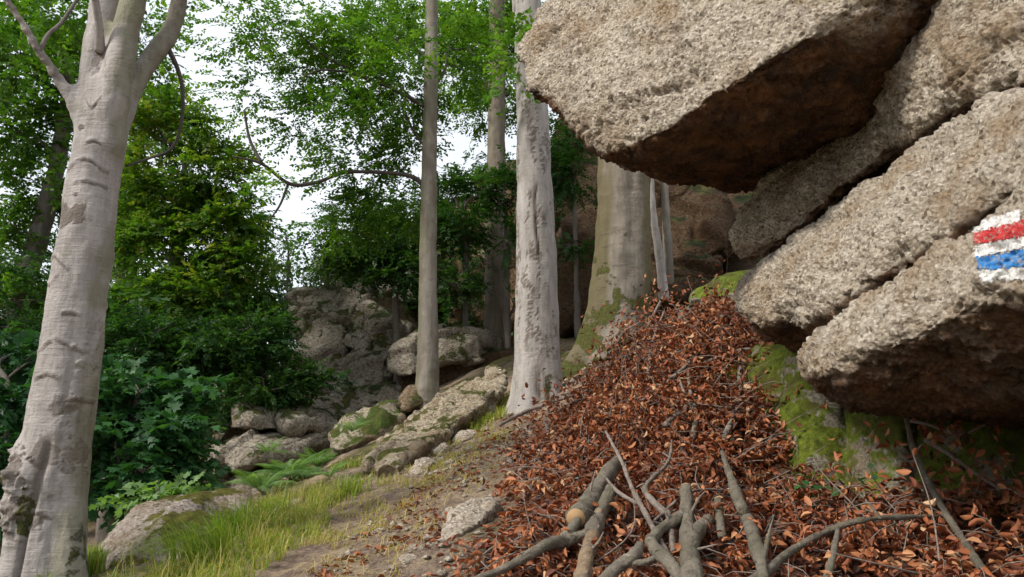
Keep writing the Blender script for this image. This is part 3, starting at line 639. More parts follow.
def sprays(rng, pos, d, K, L, leaf, flat=.35, droop=.15):
    """leafy twig ends: K leaves along each twig"""
    n = len(pos); d = d / (np.linalg.norm(d, axis=1)[:, None] + 1e-9)
    up = np.array((0, 0, 1.)) + rng.normal(0, flat, (n, 3)); x, y, z = frames(d, up)
    s = (np.arange(K) + .5) / K; side = np.where(np.arange(K) % 2, 1, -1)
    Ls = L * rng.uniform(.6, 1.25, n)
    P = pos[:, None] + y[:, None] * (s[None, :, None] * Ls[:, None, None]) - np.array((0, 0, 1)) * (droop * L * s[None, :, None] ** 2)
    a = rng.uniform(.5, 1.2, (n, K))[..., None]
    D = y[:, None] * np.cos(a) + x[:, None] * (np.sin(a) * side[None, :, None]) + rng.normal(0, .25, (n, K, 3)) - np.array((0, 0, droop))
    U = z[:, None] + rng.normal(0, flat, (n, K, 3))
    S = leaf * rng.uniform(.65, 1.2, (n, K))
    return P.reshape(-1, 3), D.reshape(-1, 3), U.reshape(-1, 3), S.ravel()
def blob_points(rng, blob, thr=-.02, cl=.55):
    px, py, Y, rx, ry, n = blob; c = pix(px, py, Y); k = mpp(Y); rad = np.array((rx * k, (rx + ry) * .5 * k, ry * k))
    q = rng.normal(0, 1, (int(n * 3), 3)); q /= np.linalg.norm(q, axis=1)[:, None]
    q *= (rng.uniform(0, 1, len(q)) ** .45)[:, None]
    P = c + q * rad
    m = fbm(P, cl, 2, 31) > thr
    P = P[m][:n]; q = q[m][:n]
    return c, P, q
def crown(parent, blobs, mat, rng, K=14, L=.45, leaf=.085, tmpl=LEAF4, name='crown', thr=-.02, cl=.55, tint=(.15, .75), flat=.35, droop=.15, axis_pt=None, dens=1.5):
    A = []; cs = []
    for b in blobs:
        b = (*b[:5], int(b[5] * dens))
        c, P, q = blob_points(rng, b, thr, cl)
        cs.append((c, P))
        d = q + rng.normal(0, .45, q.shape); d[:, 2] *= .45
        if axis_pt is not None:
            o = (P - np.array(axis_pt)); o[:, 2] = 0; d = d + .6 * o / (np.linalg.norm(o, axis=1)[:, None] + .3)
        p, dd, u, s = sprays(rng, P, d, K, L, leaf, flat, droop)
        tn = np.repeat(np.clip(rng.uniform(*tint, len(P)) + .22 * fbm(P, .8, 2, 90), 0, 1), K) + rng.normal(0, .08, len(p))
        A.append((p, dd, u, s, tn))
    p, dd, u, s, tn = [np.concatenate(z) for z in zip(*A)]
    V, F, t = leaf_mesh_data(p, dd, u, s, np.clip(tn, 0, 1), tmpl)
    o = mesh_obj(name, V, F, mat, parent, {'tint': t}, False)
    return o, cs
def limbs(parent, cs, roots, rng, mat, r0=.035, sub=7, name='limb'):
    """a bough from the stem to each leaf mass, with side twigs reaching its sprays"""
    for (c, P), rt in zip(cs, roots):
        if rt is None: continue
        rt = np.array(rt); mid = (rt + c) / 2 + rng.normal(0, .12, 3) + np.array((0, 0, .12 * np.linalg.norm(c - rt)))
        path = [rt, rt * .6 + mid * .4 + rng.normal(0, .05, 3), mid, c]
        parts = [tube(path, (r0, r0 * .75, r0 * .55, r0 * .25), 8, .15)[:2]]
        C = catmull(path, 12)
        if len(P):
            for k in range(sub):
                e = P[rng.integers(len(P))]; a = C[rng.integers(4, 12)]
                parts.append(tube([a, (a + e) / 2 + rng.normal(0, .08, 3), e], (r0 * .32, r0 * .2, r0 * .08), 5, .2)[:2])
        V, F = join(parts); mesh_obj(name, V, F, mat, parent)

# ------------------------------------------------------------------ trunks
def trunk_mesh(path, rad, nseg=72, step=.035, flare=.5, fl_h=.45, lobes=5, seed=1, lump=.02, flute=.03):
    V, F, t, ang, Nn = tube(path, rad, nseg, step)
    z0 = path[0][2]; h = V[:, 2] - z0
    rr = np.interp(t, np.linspace(0, 1, len(rad)), rad)
    ca = np.stack([np.cos(ang), np.sin(ang), 0 * ang], -1)
    lob = fbm(ca * 1.0 + seed * 3.7, .8, 2, seed) * 1.2 + .5 * np.cos(lobes * ang + seed)
    k = np.exp(-np.maximum(h - .15, 0) / fl_h)
    d = rr * flare * k * (.55 + .55 * lob)
    d = d + rr * flute * fbm(np.concatenate([ca[:, :2] * 1.4, (h * .35)[:, None]], 1), .7, 3, seed + 5)
    d = d + lump * fbm(V, .35, 3, seed + 9)
    V = V + Nn * d[:, None]
    return V, F, t, ang, h

def plain_tree(name, label, path, rad, mat, cat='tree', group=None, **kw):
    t = thing(name, path[0], label, cat, group)
    V, F, tt, ang, h = trunk_mesh(path, rad, **kw)
    return t, V, F, tt, ang, h
GRP = 'beech trees on the slope'
# -- the forked beech in front, left
TB = 5.0
def q5(px, py, w=None, Y=TB): return pix(px, py, Y)
left = thing('beech_tree', pix(42, 610, TB), 'large smooth grey beech forking into several stems, front of all trees', 'tree', GRP)
def tr(path, widths, Y=TB):
    P = [pix(x, y, Y + (p[2] if len(p) > 2 else 0)) for p in path for x, y in [p[:2]]]
    return tube(P, [wd * .90 * mpp(Y) / 2 for wd in widths], 40, .03)[:2]
parts = [tr([(40,640),(43,590),(46,530),(52,470),(62,410),(72,340),(82,270),(91,200),(101,130),(106,85)], (100,88,80,74,68,64,61,58,56,50)),
         tr([(96,140),(97,100),(98,60),(103,20),(110,-40),(118,-120)], (42,42,40,36,32,24)),
         tr([(106,150,-.04),(114,100,-.08),(123,50,-.10),(133,0,-.08),(146,-60),(160,-140)], (40,36,33,29,26,20)),
         tr([(112,140,.05),(128,95,.12),(148,62,.2),(168,36,.3),(178,5,.4),(182,-60,.5),(190,-130,.6)], (34,28,25,23,22,20,15)),
         tr([(92,150,-.03),(78,112,-.05),(58,78,-.1),(34,42,-.2),(8,2,-.3),(-30,-50,-.4)], (32,20,14,12,11,8)),
         tr([(26,500,-.14),(24,478,-.17),(30,460,-.12)], (30,36,22)), tr([(30,560,-.05),(26,500,-.1),(34,440,-.03)], (40,46,36)),
         tr([(10,660,-.1),(16,590,-.1),(28,520,-.02)], (60,40,28)), tr([(74,660,-.12),(70,590,-.1),(66,500,-.04)], (56,38,30))]
V, N, F = remeshed(*join(parts), voxel=.036, smooth=4, sub=0)
for k_ in (60, 15): V, N, F = refine(V, F, seen(V, N, F, k_))
axis_c = np.array([pix(a, b, TB) for a, b in ((40,640),(46,530),(62,410),(82,270),(101,130))]); o5 = np.argsort(axis_c[:, 2])
acx = np.interp(V[:, 2], axis_c[o5, 2], axis_c[o5, 0])
lu = (V[:, 0] - acx) / .2                                     # across the trunk, -1..1
zz = V[:, 2]
zpix = lambda y: pix(60, y, TB)[2]
seam = np.exp(-((lu - .05 - .25 * np.sin((zz - zpix(520)) * 2.2)) / .10) ** 2) * smooth01(zz, zpix(425), zpix(470)) * (V[:, 1] < TB)
d = .012 * fbm(V, .3, 3, 4) + .004 * fbm(V * (1, 1, .5), .08, 3, 5) - .045 * seam
dark = np.zeros(len(V))
rs = np.random.default_rng(3)
for (x0, y0, wd, hg, up) in ((66,262,38,16,1),(60,290,24,8,-1),(97,168,40,11,1),(105,150,16,4,1),(72,345,46,12,1),(84,318,16,3,1),(64,378,26,5,1),(88,402,18,3,1),(52,512,34,5,1),(104,118,18,10,-1),(100,190,30,3,1)):
    c0 = pix(x0, y0, TB); hw = wd * mpp(TB) / 2; e = (V[:, 0] - c0[0]) / hw
    line = c0[2] - up * hg * mpp(TB) * (np.abs(e) ** 1.3) + .008 * fbm(V, .06, 2, 8)
    on = np.exp(-((V[:, 2] - line) / .0085) ** 2) * (np.abs(e) < 1) * (V[:, 1] < TB + .02)
    on = on * smooth01(fbm(V, .07, 3, int(x0 + y0)) , -.6, -.05); dark = np.maximum(dark, on * (1 - .45 * np.abs(e))); d = d - .006 * on + .006 * np.exp(-((V[:, 2] - line - .02) / .012) ** 2) * (np.abs(e) < 1) * (V[:, 1] < TB)
def patch(x0, y0, rx, ry, sd, th=0.0):
    c0 = pix(x0, y0, TB); e = np.hypot((V[:, 0] - c0[0]) / (rx * mpp(TB)), (V[:, 2] - c0[2]) / (ry * mpp(TB)))
    return smooth01(1 - e + .9 * fbm(V, .09, 4, sd), th, th + .25) * (V[:, 1] < TB + .05)
dark = np.maximum(dark, .75 * patch(78,222,16,20,50)); dark = np.maximum(dark, .6 * patch(70,455,22,14,51)); dark = np.maximum(dark, .7 * patch(30,470,14,16,52)); dark = np.maximum(dark, .5 * patch(80,405,10,10,53)); dark = np.maximum(dark, .6 * patch(40,510,24,24,54, .2)); dark = np.maximum(dark, .5 * seam)
dark = np.maximum(dark, .8 * patch(91,135,4,5,57)); dark = np.maximum(dark, .5 * patch(104,70,10,14,58))
moss = np.maximum.reduce([.75 * patch(46,505,7,24,60), .6 * patch(30,572,9,6,61), .7 * patch(20,476,8,8,62), .5 * patch(86,560,5,40,63), .35 * patch(82,405,10,12,64)])
bur = patch(24,485,20,40,70, -.1); d = d + bur * (.045 * fbm(V, .13, 4, 71) + .02 * fbm(V, .045, 3, 72))
d = d + .02 * patch(88,470,14,120,73, -.2) * fbm(V * (1, 1, .3), .16, 3, 74)
algae = .8 * smooth01(V[:, 2], zpix(110), zpix(20)) * smooth01(fbm(V, .5, 3, 66) + (V[:, 0] - pix(128, 60, TB)[0]) * 2.0, -.05, .35)
algae = np.maximum(algae, .55 * smooth01(lu + .35 * fbm(V, .3, 3, 67), .62, .95))
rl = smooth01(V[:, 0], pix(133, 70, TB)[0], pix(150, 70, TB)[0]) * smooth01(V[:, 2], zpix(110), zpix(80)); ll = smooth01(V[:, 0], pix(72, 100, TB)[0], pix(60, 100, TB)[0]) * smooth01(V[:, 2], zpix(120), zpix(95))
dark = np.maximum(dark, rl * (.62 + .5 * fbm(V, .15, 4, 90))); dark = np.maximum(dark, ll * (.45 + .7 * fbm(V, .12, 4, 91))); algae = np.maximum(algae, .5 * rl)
V = V + N * d[:, None]
mesh_obj('trunk', V, F, M['bark'], left, {'dark': dark, 'moss': moss, 'algae': algae})
Vl, Fl = tr([(166,44,.28),(178,70,.3),(183,95,.32),(180,130,.34),(170,150,.34),(150,158,.3),(126,166,.15)], (7,5.5,4.5,4,3.5,3,3)); mesh_obj('limb', Vl, Fl, M['bark_bough'], left)
Vl, Fl = tr([(40,52,-.18),(48,35,-.1),(62,22,.1),(80,-5,.3)], (6,5,5,4)); mesh_obj('limb', Vl, Fl, M['bark_dark'], left)
Vl, Fl = tr([(100,52,-.1),(99,25,-.2),(94,-8,-.3)], (12,9,8)); mesh_obj('limb', Vl, Fl, M['bark'], left)
rg = np.random.default_rng(21)
_, cs = crown(left, [(40,20,5.6,60,30,60),(20,60,6.0,40,30,40),(90,-60,5.4,120,40,90),(210,-40,6.0,60,40,50)], M['green'], rg, K=12, L=.3, leaf=.06, thr=0, cl=.3, tint=(.2, .7))

# -- the pale beech right of centre
pF = [pix(538,440,8.8), pix(538,395,8.8), pix(537,330,8.8), pix(536,250,8.8), pix(534,170,8.8), pix(532,100,8.8), pix(527,0,8.8), pix(520,-160,8.8), pix(515,-330,8.8)]
wF = [66, 48, 44, 41, 37, 34, 32, 28, 18]
t, V, F, tt, ang, h = plain_tree('beech_tree', 'pale silvery beech with dark flaking bark streak, under the overhanging boulder nose', pF, [x * mpp(8.8) / 2 for x in wF], None, group=GRP, flare=.5, fl_h=.40, lobes=4, seed=2, lump=.012)
fr = np.cos(ang)                                             # 1 towards the camera
dk = smooth01(fbm(V * (1, 1, .22), .11, 5, 12, .62) + .18 * np.exp(-((np.sin(ang) + .05) / .5) ** 2) - .24, .0, .09) * (fr > -.2) * smooth01(h, .6, 1.3)
crk = np.exp(-((np.sin(ang) - .02 - .25 * fbm(V * (0, 0, 1), .5, 2, 3)) / .07) ** 2) * (fr > 0) * (smooth01(h, 1.0, .45) + smooth01(h, 1.9, 2.1) * smooth01(h, 3.0, 2.7))
V = V + (np.stack([np.sin(ang) * 0, np.ones(len(V)), 0 * ang], -1)) * (.03 * crk)[:, None]
ms = .8 * smooth01(-np.sin(ang) * 0 + fbm(V, .35, 3, 15) + (h < 1.1) * .35 - .15, .1, .4) * smooth01(h, 1.5, .4) * (np.sin(ang) > .2)
mesh_obj('trunk', V, F, mat_bark('bark_pale', (.33, .30, .275)), t, {'dark': np.maximum(dk * .9 * smooth01(fbm(V, .035, 3, 88), -.3, .2), crk), 'moss': ms})
crown(t, [(512,60,8.4,16,50,40),(515,150,8.6,6,14,0+4),(500,-120,8.8,120,70,220)], M['green'], np.random.default_rng(5), K=12, L=.3, leaf=.075, tint=(.3, .85))

# -- the stout old beech
pE = [pix(612,385,11.8), pix(614,355,11.8), pix(620,310,11.8), pix(623,250,11.8), pix(624,180,11.8), pix(626,60,11.8), pix(628,-120,11.8), pix(630,-300,11.8)]
wE = [72, 66, 60, 57, 56, 52, 46, 30]
t, V, F, tt, ang, h = plain_tree('beech_tree', 'stoutest beech, greenish bark and mossy spreading roots, centre right', pE, [x * mpp(11.8) / 2 for x in wE], None, group=GRP, nseg=96, flare=1.1, fl_h=.42, lobes=4, seed=6, lump=.02, flute=.10)
sx = np.sin(ang)
alg = smooth01(np.abs(sx + .05) + .35 * fbm(V * (1, 1, .25), .35, 4, 18), .45, .8) * .85
ms = .85 * smooth01(fbm(V, .35, 5, 19) * 1.3 + 1.05 - h * .7, .1, .7)
bands = smooth01(fbm(V * (.3, .3, 1), .12, 3, 27), .28, .4) * .35
mesh_obj('trunk', V, F, mat_bark('bark_stout', (.205, .175, .14), algae=(.11, .09, .038)), t, {'algae': alg, 'moss': ms, 'dark': bands})
crown(t, [(640,-150,11.8,150,90,250)], M['green'], np.random.default_rng(6), K=10, L=.5, leaf=.1)

# -- slender beech in the middle, and the one behind it
pC = [pix(427,436,12.4), pix(427,400,12.4), pix(428,350,12.4), pix(428,270,12.4), pix(429,170,12.4), pix(431,80,12.4), pix(432,0,12.4), pix(434,-120,12.4), pix(436,-250,12.4)]
wC = [34, 25, 21, 18, 16, 15, 14, 11, 6]
tC, V, F, tt, ang, h = plain_tree('beech_tree', 'slender straight grey beech in front of the cliff', pC, [x * mpp(12.4) / 2 for x in wC], None, group=GRP, nseg=40, flare=.45, fl_h=.3, seed=8, lump=.01)
mesh_obj('trunk', V, F, M['bark_alg'], tC, {'algae': .6 * smooth01(np.sin(ang) * -1, .2, .9), 'moss': smooth01(h, .9, .3) * .5, 'dark': .5 * smooth01(fbm(V * (1, 1, .6), .2, 5, 28), .02, .35)})
rC = np.random.default_rng(8)
bl = [(385,35,13.2,55,40,230),(335,85,12.8,52,36,150),(400,100,13.2,45,34,170),(300,45,12.4,50,40,90),(385,210,13.2,44,34,150),(350,165,12.6,50,30,80),(330,230,13,26,24,60),(462,50,13.6,30,60,150),(250,90,12,46,50,40),(240,25,12,56,36,60),(405,155,13,28,24,80),(300,130,12.5,40,36,45),(400,60,11.6,40,36,60),(360,110,11.8,40,24,50),(290,186,11.8,40,10,14),(340,25,12,50,26,80)]
_, cs = crown(tC, bl, M['green'], rC, dens=2.1, K=13, L=.42, leaf=.075, thr=.02, cl=.45, tint=(.2, .85), axis_pt=pC[3])
limbs(tC, cs, [pix(430,70,12.4), pix(430,110,12.4), pix(429,150,12.4), None, None, None, None, pix(431,90,12.4)] + [None] * 8, rC, M['bark_bough'], .03, 8)
# long bare boughs crossing the pale sky
for path, wd in (([(340,172,12.2),(318,182,12),(290,184,11.8),(262,164,11.5),(232,156,11.3)], (4,4,4,3,1.5)), ([(288,184,11.8),(280,205,11.8),(268,222,11.8)], (3,2.5,1.5)), ([(428,190,12.4),(410,176,12.4),(370,172,12.3),(340,172,12.2)], (6,5,4,4)), ([(350,70,12),(320,52,11.8),(295,30,11.6)], (3.5,3,1.5)), ([(350,72,12),(322,70,11.8),(305,76,11.6)], (3,2.5,1.5)), ([(430,110,12.4),(395,90,12.2),(350,72,12)], (5,4,3.5)), ([(262,164,11.5),(250,140,11.5),(244,110,11.4)], (4,3,2))):
    Vt, Ft = tube([pix(*p) for p in path], [x * mpp(12) / 2 for x in wd], 8, .08)[:2]; mesh_obj('limb', Vt, Ft, M['bark_bough'], tC)

pD = [pix(496,365,17), pix(496,345,17), pix(496,280,17), pix(496,180,17), pix(497,90,17), pix(497,0,17), pix(497,-100,17), pix(497,-200,17)]
wD = [32, 26, 23, 20, 18, 17, 14, 8]
tD, V, F, tt, ang, h = plain_tree('beech_tree', 'brownish beech standing close left of the pale beech, farther up', pD, [x * mpp(17) / 2 for x in wD], None, group=GRP, nseg=40, flare=.5, fl_h=.4, seed=9, lump=.02)
mesh_obj('trunk', V, F, mat_bark('bark_brown', (.19, .155, .12), alg=.5, algae=(.10, .095, .05)), tD, {'moss': smooth01(h, .9, .2) * .7, 'dark': .5 * smooth01(fbm(V * (1, 1, .6), .25, 5, 29), .02, .35)})
rD = np.random.default_rng(9)
_, cs = crown(tD, [(490,30,17.8,45,40,230),(470,80,17.8,36,30,130),(515,25,17.8,30,50,150),(455,20,18,40,40,150),(520,100,17.6,14,40,60),(480,115,17.6,30,16,60),(400,20,19,60,40,130)], M['green'], rD, dens=1.9, K=13, L=.55, leaf=.095, thr=.0, cl=.6, tint=(.25, .9), axis_pt=pD[3])
limbs(tD, cs, [pix(497,100,17)] * 5 + [None, None], rD, M['bark_bough'], .04, 7)

# -- two thin stems beside the stout beech
for path, wd, lab, mat in (([(664,300,12.6),(660,260,12.6),(653,215,12.6),(650,170,12.7),(645,60,12.8)], (11,9,8,8,7), 'thin grey beech stem leaning against the stout trunk', 'bark'),
                           ([(669,300,12.8),(668,250,12.8),(665,190,12.8),(664,60,12.9)], (12,10,8,7), 'thin brown beech stem, orange near its foot', 'bark_alg')):
    P = [pix(*p) for p in path]; t = thing('young_beech', P[0], lab, 'tree', 'thin stems by the stout beech')
    V, F, tt, ang, Nn = tube(P, [x * mpp(12.6) / 2 for x in wd], 16, .04)
    V = V + Nn * (.012 * fbm(V, .2, 3, 44))[:, None]
    mesh_obj('trunk', V, F, M[mat], t, {'dark': smooth01(V[:, 2] - P[0][2], 1.2, .6) * .6 * (mat != 'bark')})
    crown(t, [(655,90,13,20,40,50)], M['green'], np.random.default_rng(len(lab)), K=10, L=.4, leaf=.09)

# ------------------------------------------------------------------ background trees and bushes
def bg_tree(name, label, trunk, wd, Y, blobs, mat, seed, K=14, L=.5, leaf=.1, tmpl=LEAF4, thr=-.02, cl=.6, tint=(.15, .75), cat='tree', group='leafy trees at the left', limb=True, flat=.4, droop=.2, nl=6):
    P = [pix(*p) for p in trunk]; zb = H(P[0][0], P[0][1]); P[0][2] = min(P[0][2], zb)
    t = thing(name, P[0], label, cat, group); rg = np.random.default_rng(seed)
    V, F, tt, ang, Nn = tube(P, [x * mpp(Y) / 2 for x in wd], 14, .12)
    V = V + Nn * (.03 * fbm(V, .4, 3, seed))[:, None]
    mesh_obj('trunk' if cat == 'tree' else 'stem', V, F, M['bark_dark'], t)
    _, cs = crown(t, blobs, M[mat], rg, K, L, leaf, tmpl, 'crown' if cat == 'tree' else 'foliage', thr, cl, tint, flat, droop)
    if limb:
        C = catmull(P, 20)
        limbs(t, cs, [C[min(19, max(3, int(np.argmin(np.abs(C[:, 2] - (c[2] - .3 * abs(c[0] - C[10][0]) - .3)))))) ] for c, _ in cs], rg, M['bark_dark'], .045, nl)
    return t
bg_tree('maple_tree', 'sunlit yellow green tree whose rounded crown edges the white sky', [(150,420,14),(165,330,14),(178,250,14),(185,170,14)], (22,18,14,6), 14,
        [(170,130,14,40,34,200),(205,170,14,40,34,230),(150,190,14,44,40,230),(215,225,14,42,34,260),(165,250,14,48,36,280),(235,265,13.8,28,24,120),(190,295,13.6,46,26,230),(140,120,14.5,30,30,90)], 'yellow', 101, tint=(.0, .75), thr=.03, nl=9)
bg_tree('maple_tree', 'dark green tree crown between the forked beech and the bright one', [(120,430,16),(125,330,16),(122,240,16),(118,160,16)], (24,20,14,6), 16,
        [(125,290,15.5,40,36,200),(130,210,16,36,40,170),(220,300,15,46,24,200),(255,215,16,20,30,60),(200,310,15,50,20,160)], 'green', 102, leaf=.11, thr=.02)
bg_tree('maple_tree', 'tall leafy tree with a leaning dark trunk left of the forked beech', [(5,400,16),(14,320,16),(38,240,16),(60,150,16),(70,60,16)], (26,22,20,16,8), 16,
        [(20,60,15.5,60,50,330),(15,130,15.5,50,34,210),(60,30,16,50,40,200),(50,190,16,44,34,170),(10,230,16,34,40,140),(20,300,15.5,50,22,180),(140,40,16,36,40,110),(160,100,16,30,24,80),(80,110,16,30,30,100)], 'green', 103, leaf=.11, tint=(.15, .8), thr=.03, nl=9)
bg_tree('maple_tree', 'shaded tree at the far left edge below the leaning dark trunk', [(-30,470,13),(-28,400,13),(-20,300,13),(-15,200,13)], (24,20,16,8), 13,
        [(10,360,12.5,46,40,200),(-30,280,13,50,50,200),(15,420,12,40,36,180),(20,330,13,40,20,110)], 'dark', 104, leaf=.1)
BG = 'bushes below the trees'
bg_tree('bush', 'dark bush filling the hollow behind the forked beech, below its neighbour the maple', [(150,520,12.5),(150,440,12.5),(150,340,12.5)], (12,9,5), 12.5,
        [(150,350,12.5,50,36,300),(130,400,12,46,36,240),(200,345,12.5,40,30,220),(110,330,13,40,26,160)], 'dark', 111, cat='bush', group=BG, L=.4, leaf=.085)
bg_tree('bush', 'dense dark hazel bush overhanging the low stacked outcrop', [(262,440,13.2),(262,390,13.2),(265,330,13.2)], (10,8,4), 13.2,
        [(255,350,13,36,34,330),(215,370,12.8,36,36,250),(292,380,13,26,16,150),(262,322,13.4,22,14,90),(265,388,12.6,34,14,140),(320,385,13.2,24,14,90),(230,320,13.4,40,22,150)], 'dark', 112, cat='bush', group=BG, L=.34, leaf=.07, tint=(.25, .95))
bg_tree('bush', 'bushy maple sapling with broad leaves right of the forked beech', [(135,540,9.2),(135,470,9.2),(138,390,9.2)], (9,7,3), 9.2,
        [(130,400,9.2,46,26,90),(160,425,8.9,40,24,90),(115,445,8.9,36,26,80),(165,470,8.8,34,20,70),(190,395,9.4,28,24,60),(120,480,8.8,26,16,40),(105,380,9.6,30,24,60)], 'teal', 113, cat='bush', group=BG, K=7, L=.32, leaf=.115, tmpl=MAPLE, flat=.3, droop=.35, tint=(.2, .9))
bg_tree('bush', 'shaded leafy bush left of the forked beech trunk', [(5,560,8.5),(8,480,8.5),(5,400,8.5)], (9,7,3), 8.5,
        [(10,400,8.5,30,26,70),(0,450,8.3,30,26,60),(20,350,9,30,26,60),(5,510,8.2,20,24,40)], 'teal', 114, cat='bush', group=BG, K=7, L=.32, leaf=.11, tmpl=MAPLE, droop=.35, tint=(.05, .6))
bg_tree('bush', 'low leafy seedling between the mossy boulder and the maple sapling', [(160,515,7.6),(160,500,7.6),(158,480,7.6)], (4,3,2), 7.6,
        [(150,498,7.6,26,14,34),(180,492,7.7,14,8,14)], 'fern', 115, cat='bush', group=BG, K=6, L=.22, leaf=.085, tmpl=MAPLE, droop=.2, limb=False)
CG = 'saplings growing on the crag'
bg_tree('young_beech', 'dark layered beech sapling spreading left of the slender trunk on the crag', [(400,345,15.6),(395,280,15.6),(392,210,15.6)], (8,6,3), 15.6,
        [(370,250,15.4,46,26,330),(360,215,15.6,34,20,150),(400,270,15.2,40,22,240),(405,220,15.8,36,26,210),(350,262,15.6,24,14,90)], 'dark', 121, group=CG, L=.42, leaf=.08, flat=.22, thr=0, tint=(.2, 1))
bg_tree('young_beech', 'dark sapling hiding the crag between the slender and brownish trunks', [(465,345,15.8),(466,280,15.8),(465,200,15.8)], (8,6,3), 15.8,
        [(460,225,15.6,32,32,240),(452,285,15.4,24,16,80),(475,190,15.8,30,24,170),(450,200,16,30,24,130)], 'dark', 122, group=CG, L=.42, leaf=.08, flat=.22, thr=0, tint=(.2, .9))
bg_tree('young_beech', 'dark sapling between the brownish and the pale trunks', [(508,345,15.8),(507,280,15.8),(506,200,15.8)], (8,6,3), 15.8,
        [(510,185,15.6,22,24,110),(506,240,15.6,16,24,60),(512,300,15.4,12,12,24)], 'dark', 123, group=CG, L=.42, leaf=.08, flat=.22, tint=(.2, .9))
bg_tree('young_beech', 'shaded sapling between the pale and the stout trunks', [(578,330,14.6),(576,260,14.6),(574,190,14.6)], (7,5,3), 14.6,
        [(574,172,14.4,24,22,110),(572,245,14.4,18,9,34),(570,140,14.6,26,24,110)], 'dark', 124, group=CG, L=.4, leaf=.08, flat=.22)
bg_tree('young_beech', 'feathery pale sapling on the cliff top against the sky', [(287,300,17.8),(288,270,17.8),(286,235,17.8)], (3,2,1), 17.8,
        [(288,262,17.8,14,20,24),(285,245,17.8,10,10,10)], 'fern', 125, group=CG, K=9, L=.3, leaf=.07, limb=False)
bg_tree('shrub', 'yellowish shrub on the top edge of the cliff', [(330,290,17.6),(328,270,17.6),(325,250,17.6)], (4,3,2), 17.6,
        [(322,268,17.4,14,20,60),(340,262,17.6,16,20,70)], 'yellow', 126, cat='shrub', group=CG, K=10, L=.35, leaf=.07, limb=False, tint=(0, .6))
Vc_, Fc_ = ROCKS['crag']; rg = np.random.default_rng(70); px_, py_ = proj(Vc_)
k = np.nonzero((Vc_[:, 1] < 23) & (px_ > 300) & (px_ < 760) & (fbm(Vc_, 1.6, 3, 71) > -.05 + .22 * (px_ > 470) + .1 * (px_ > 560)))[0]; k = rg.choice(k, min(2600, len(k)), False)
P = Vc_[k] + rg.normal(0, .25, (len(k), 3)) - np.array((0, .25, 0)); dd = rg.normal(0, .6, P.shape) + np.array((-.2, -1, -.2))
p, dd, u, s_ = sprays(rg, P, dd, 12, .6, .11, .3, .3)
V, F, tn = leaf_mesh_data(p, dd, u, s_, np.clip(np.repeat(rg.uniform(.0, .8, len(P)), 12), 0, 1), LEAF4)
tag(mesh_obj('undergrowth', V, F, M['dark'], None, {'tint': tn}, False), 'dark leafy undergrowth clothing the tall crag', 'undergrowth', None, 'stuff')
# wooded slope beyond and the added leaf ring, one mass
rg = np.random.default_rng(77); P = []
for b in [(x, 300 + 40 * math.sin(x * .05), 26, 60, 50, 190) for x in range(-80, 330, 45)] + [(x, 400, 22, 60, 60, 160) for x in range(-80, 300, 60)] + [(x, 470, 18, 50, 40, 120) for x in range(-60, 220, 60)]:
    P.append(blob_points(rg, b, -.1, 1.2)[1])
for k in range(34):  # leaf masses out of view, added to hold back low sky light
    az = R(100 + k * 8.0); rr_ = rg.uniform(11, 16); c0 = np.array((math.sin(az) * rr_, math.cos(az) * rr_, rg.uniform(.3, 3.5)))
    if c0[1] > 4 and abs(c0[0]) < 9: continue
    P.append(c0 + rg.normal(0, 1, (60, 3)) * (1.7, 1.7, 2.2))
P = np.vstack(P); p, dd, u, s = sprays(rg, P, rg.normal(0, 1, P.shape), 12, .9, .19, .5)
V, F, tn = leaf_mesh_data(p, dd, u, s, np.clip(np.repeat(rg.uniform(0, .7, len(P)), 12), 0, 1), LEAF4)
tag(mesh_obj('woods_and_shade_ring', V, F, M['dark'], None, {'tint': tn}, False), 'dark woods filling the hollow beyond the bushes with an unseen leaf ring added round the clearing to cut sky light', 'woods', None, 'stuff')

# ------------------------------------------------------------------ ferns
def fern(px, py, Y, n, size, label, seed):
    c = gpix(px, py, 0., Y)
    t = thing('fern', c, label, 'fern', 'ferns on the bank'); r = np.random.default_rng(seed)
    for k in range(n):
        a = 2 * math.pi * k / n + r.uniform(-.3, .3); L = size * r.uniform(.75, 1.15)
        s = np.linspace(0, 1, 24); el = R(r.uniform(38, 75)) - s * R(r.uniform(50, 90))
        st = L / 24; dirs = np.stack([np.cos(el) * math.cos(a), np.cos(el) * math.sin(a), np.sin(el)], -1)
        P = c + np.cumsum(dirs * st, axis=0)
        x, y, z = frames(dirs, np.tile((0, 0, 1.), (24, 1)))
        pr = np.sin(np.pi * np.clip(s * .85 + .12, 0, 1)) * L * .26
        pos = np.concatenate([P[3:], P[3:]]); dd = np.concatenate([x[3:] + .35 * y[3:] - .15 * z[3:], -x[3:] + .35 * y[3:] - .15 * z[3:]])
        V, F, tn = leaf_mesh_data(pos, dd, np.concatenate([z[3:], z[3:]]) + r.normal(0, .12, (42, 3)), np.concatenate([pr[3:], pr[3:]]), np.clip(r.uniform(.2, .9) + r.normal(0, .08, 42), 0, 1), (LEAF4[0] * (.21, 1, 1.5), LEAF4[1]))
        Vr, Fr = tube(P[::4], (.004, .003, .001), 4, .1)[:2]
        Va, Fa = join([(V, F), (Vr, Fr)])
        mesh_obj('frond', Va, Fa, M['fern'], t, {'tint': np.append(tn, np.full(len(Vr), .4))}, False)
fern(292, 482, 10.2, 22, .50, 'largest bluish green fern before the low outcrop', 1)
fern(262, 494, 9.8, 18, .44, 'spreading fern on the lower bank near the yellow mossed boulder', 2)
fern(318, 468, 10.6, 18, .46, 'fern highest on the bank beside the bright mossy hump', 3)
fern(268, 455, 11.2, 7, .40, 'small pale fern against the grey outcrop face', 4)
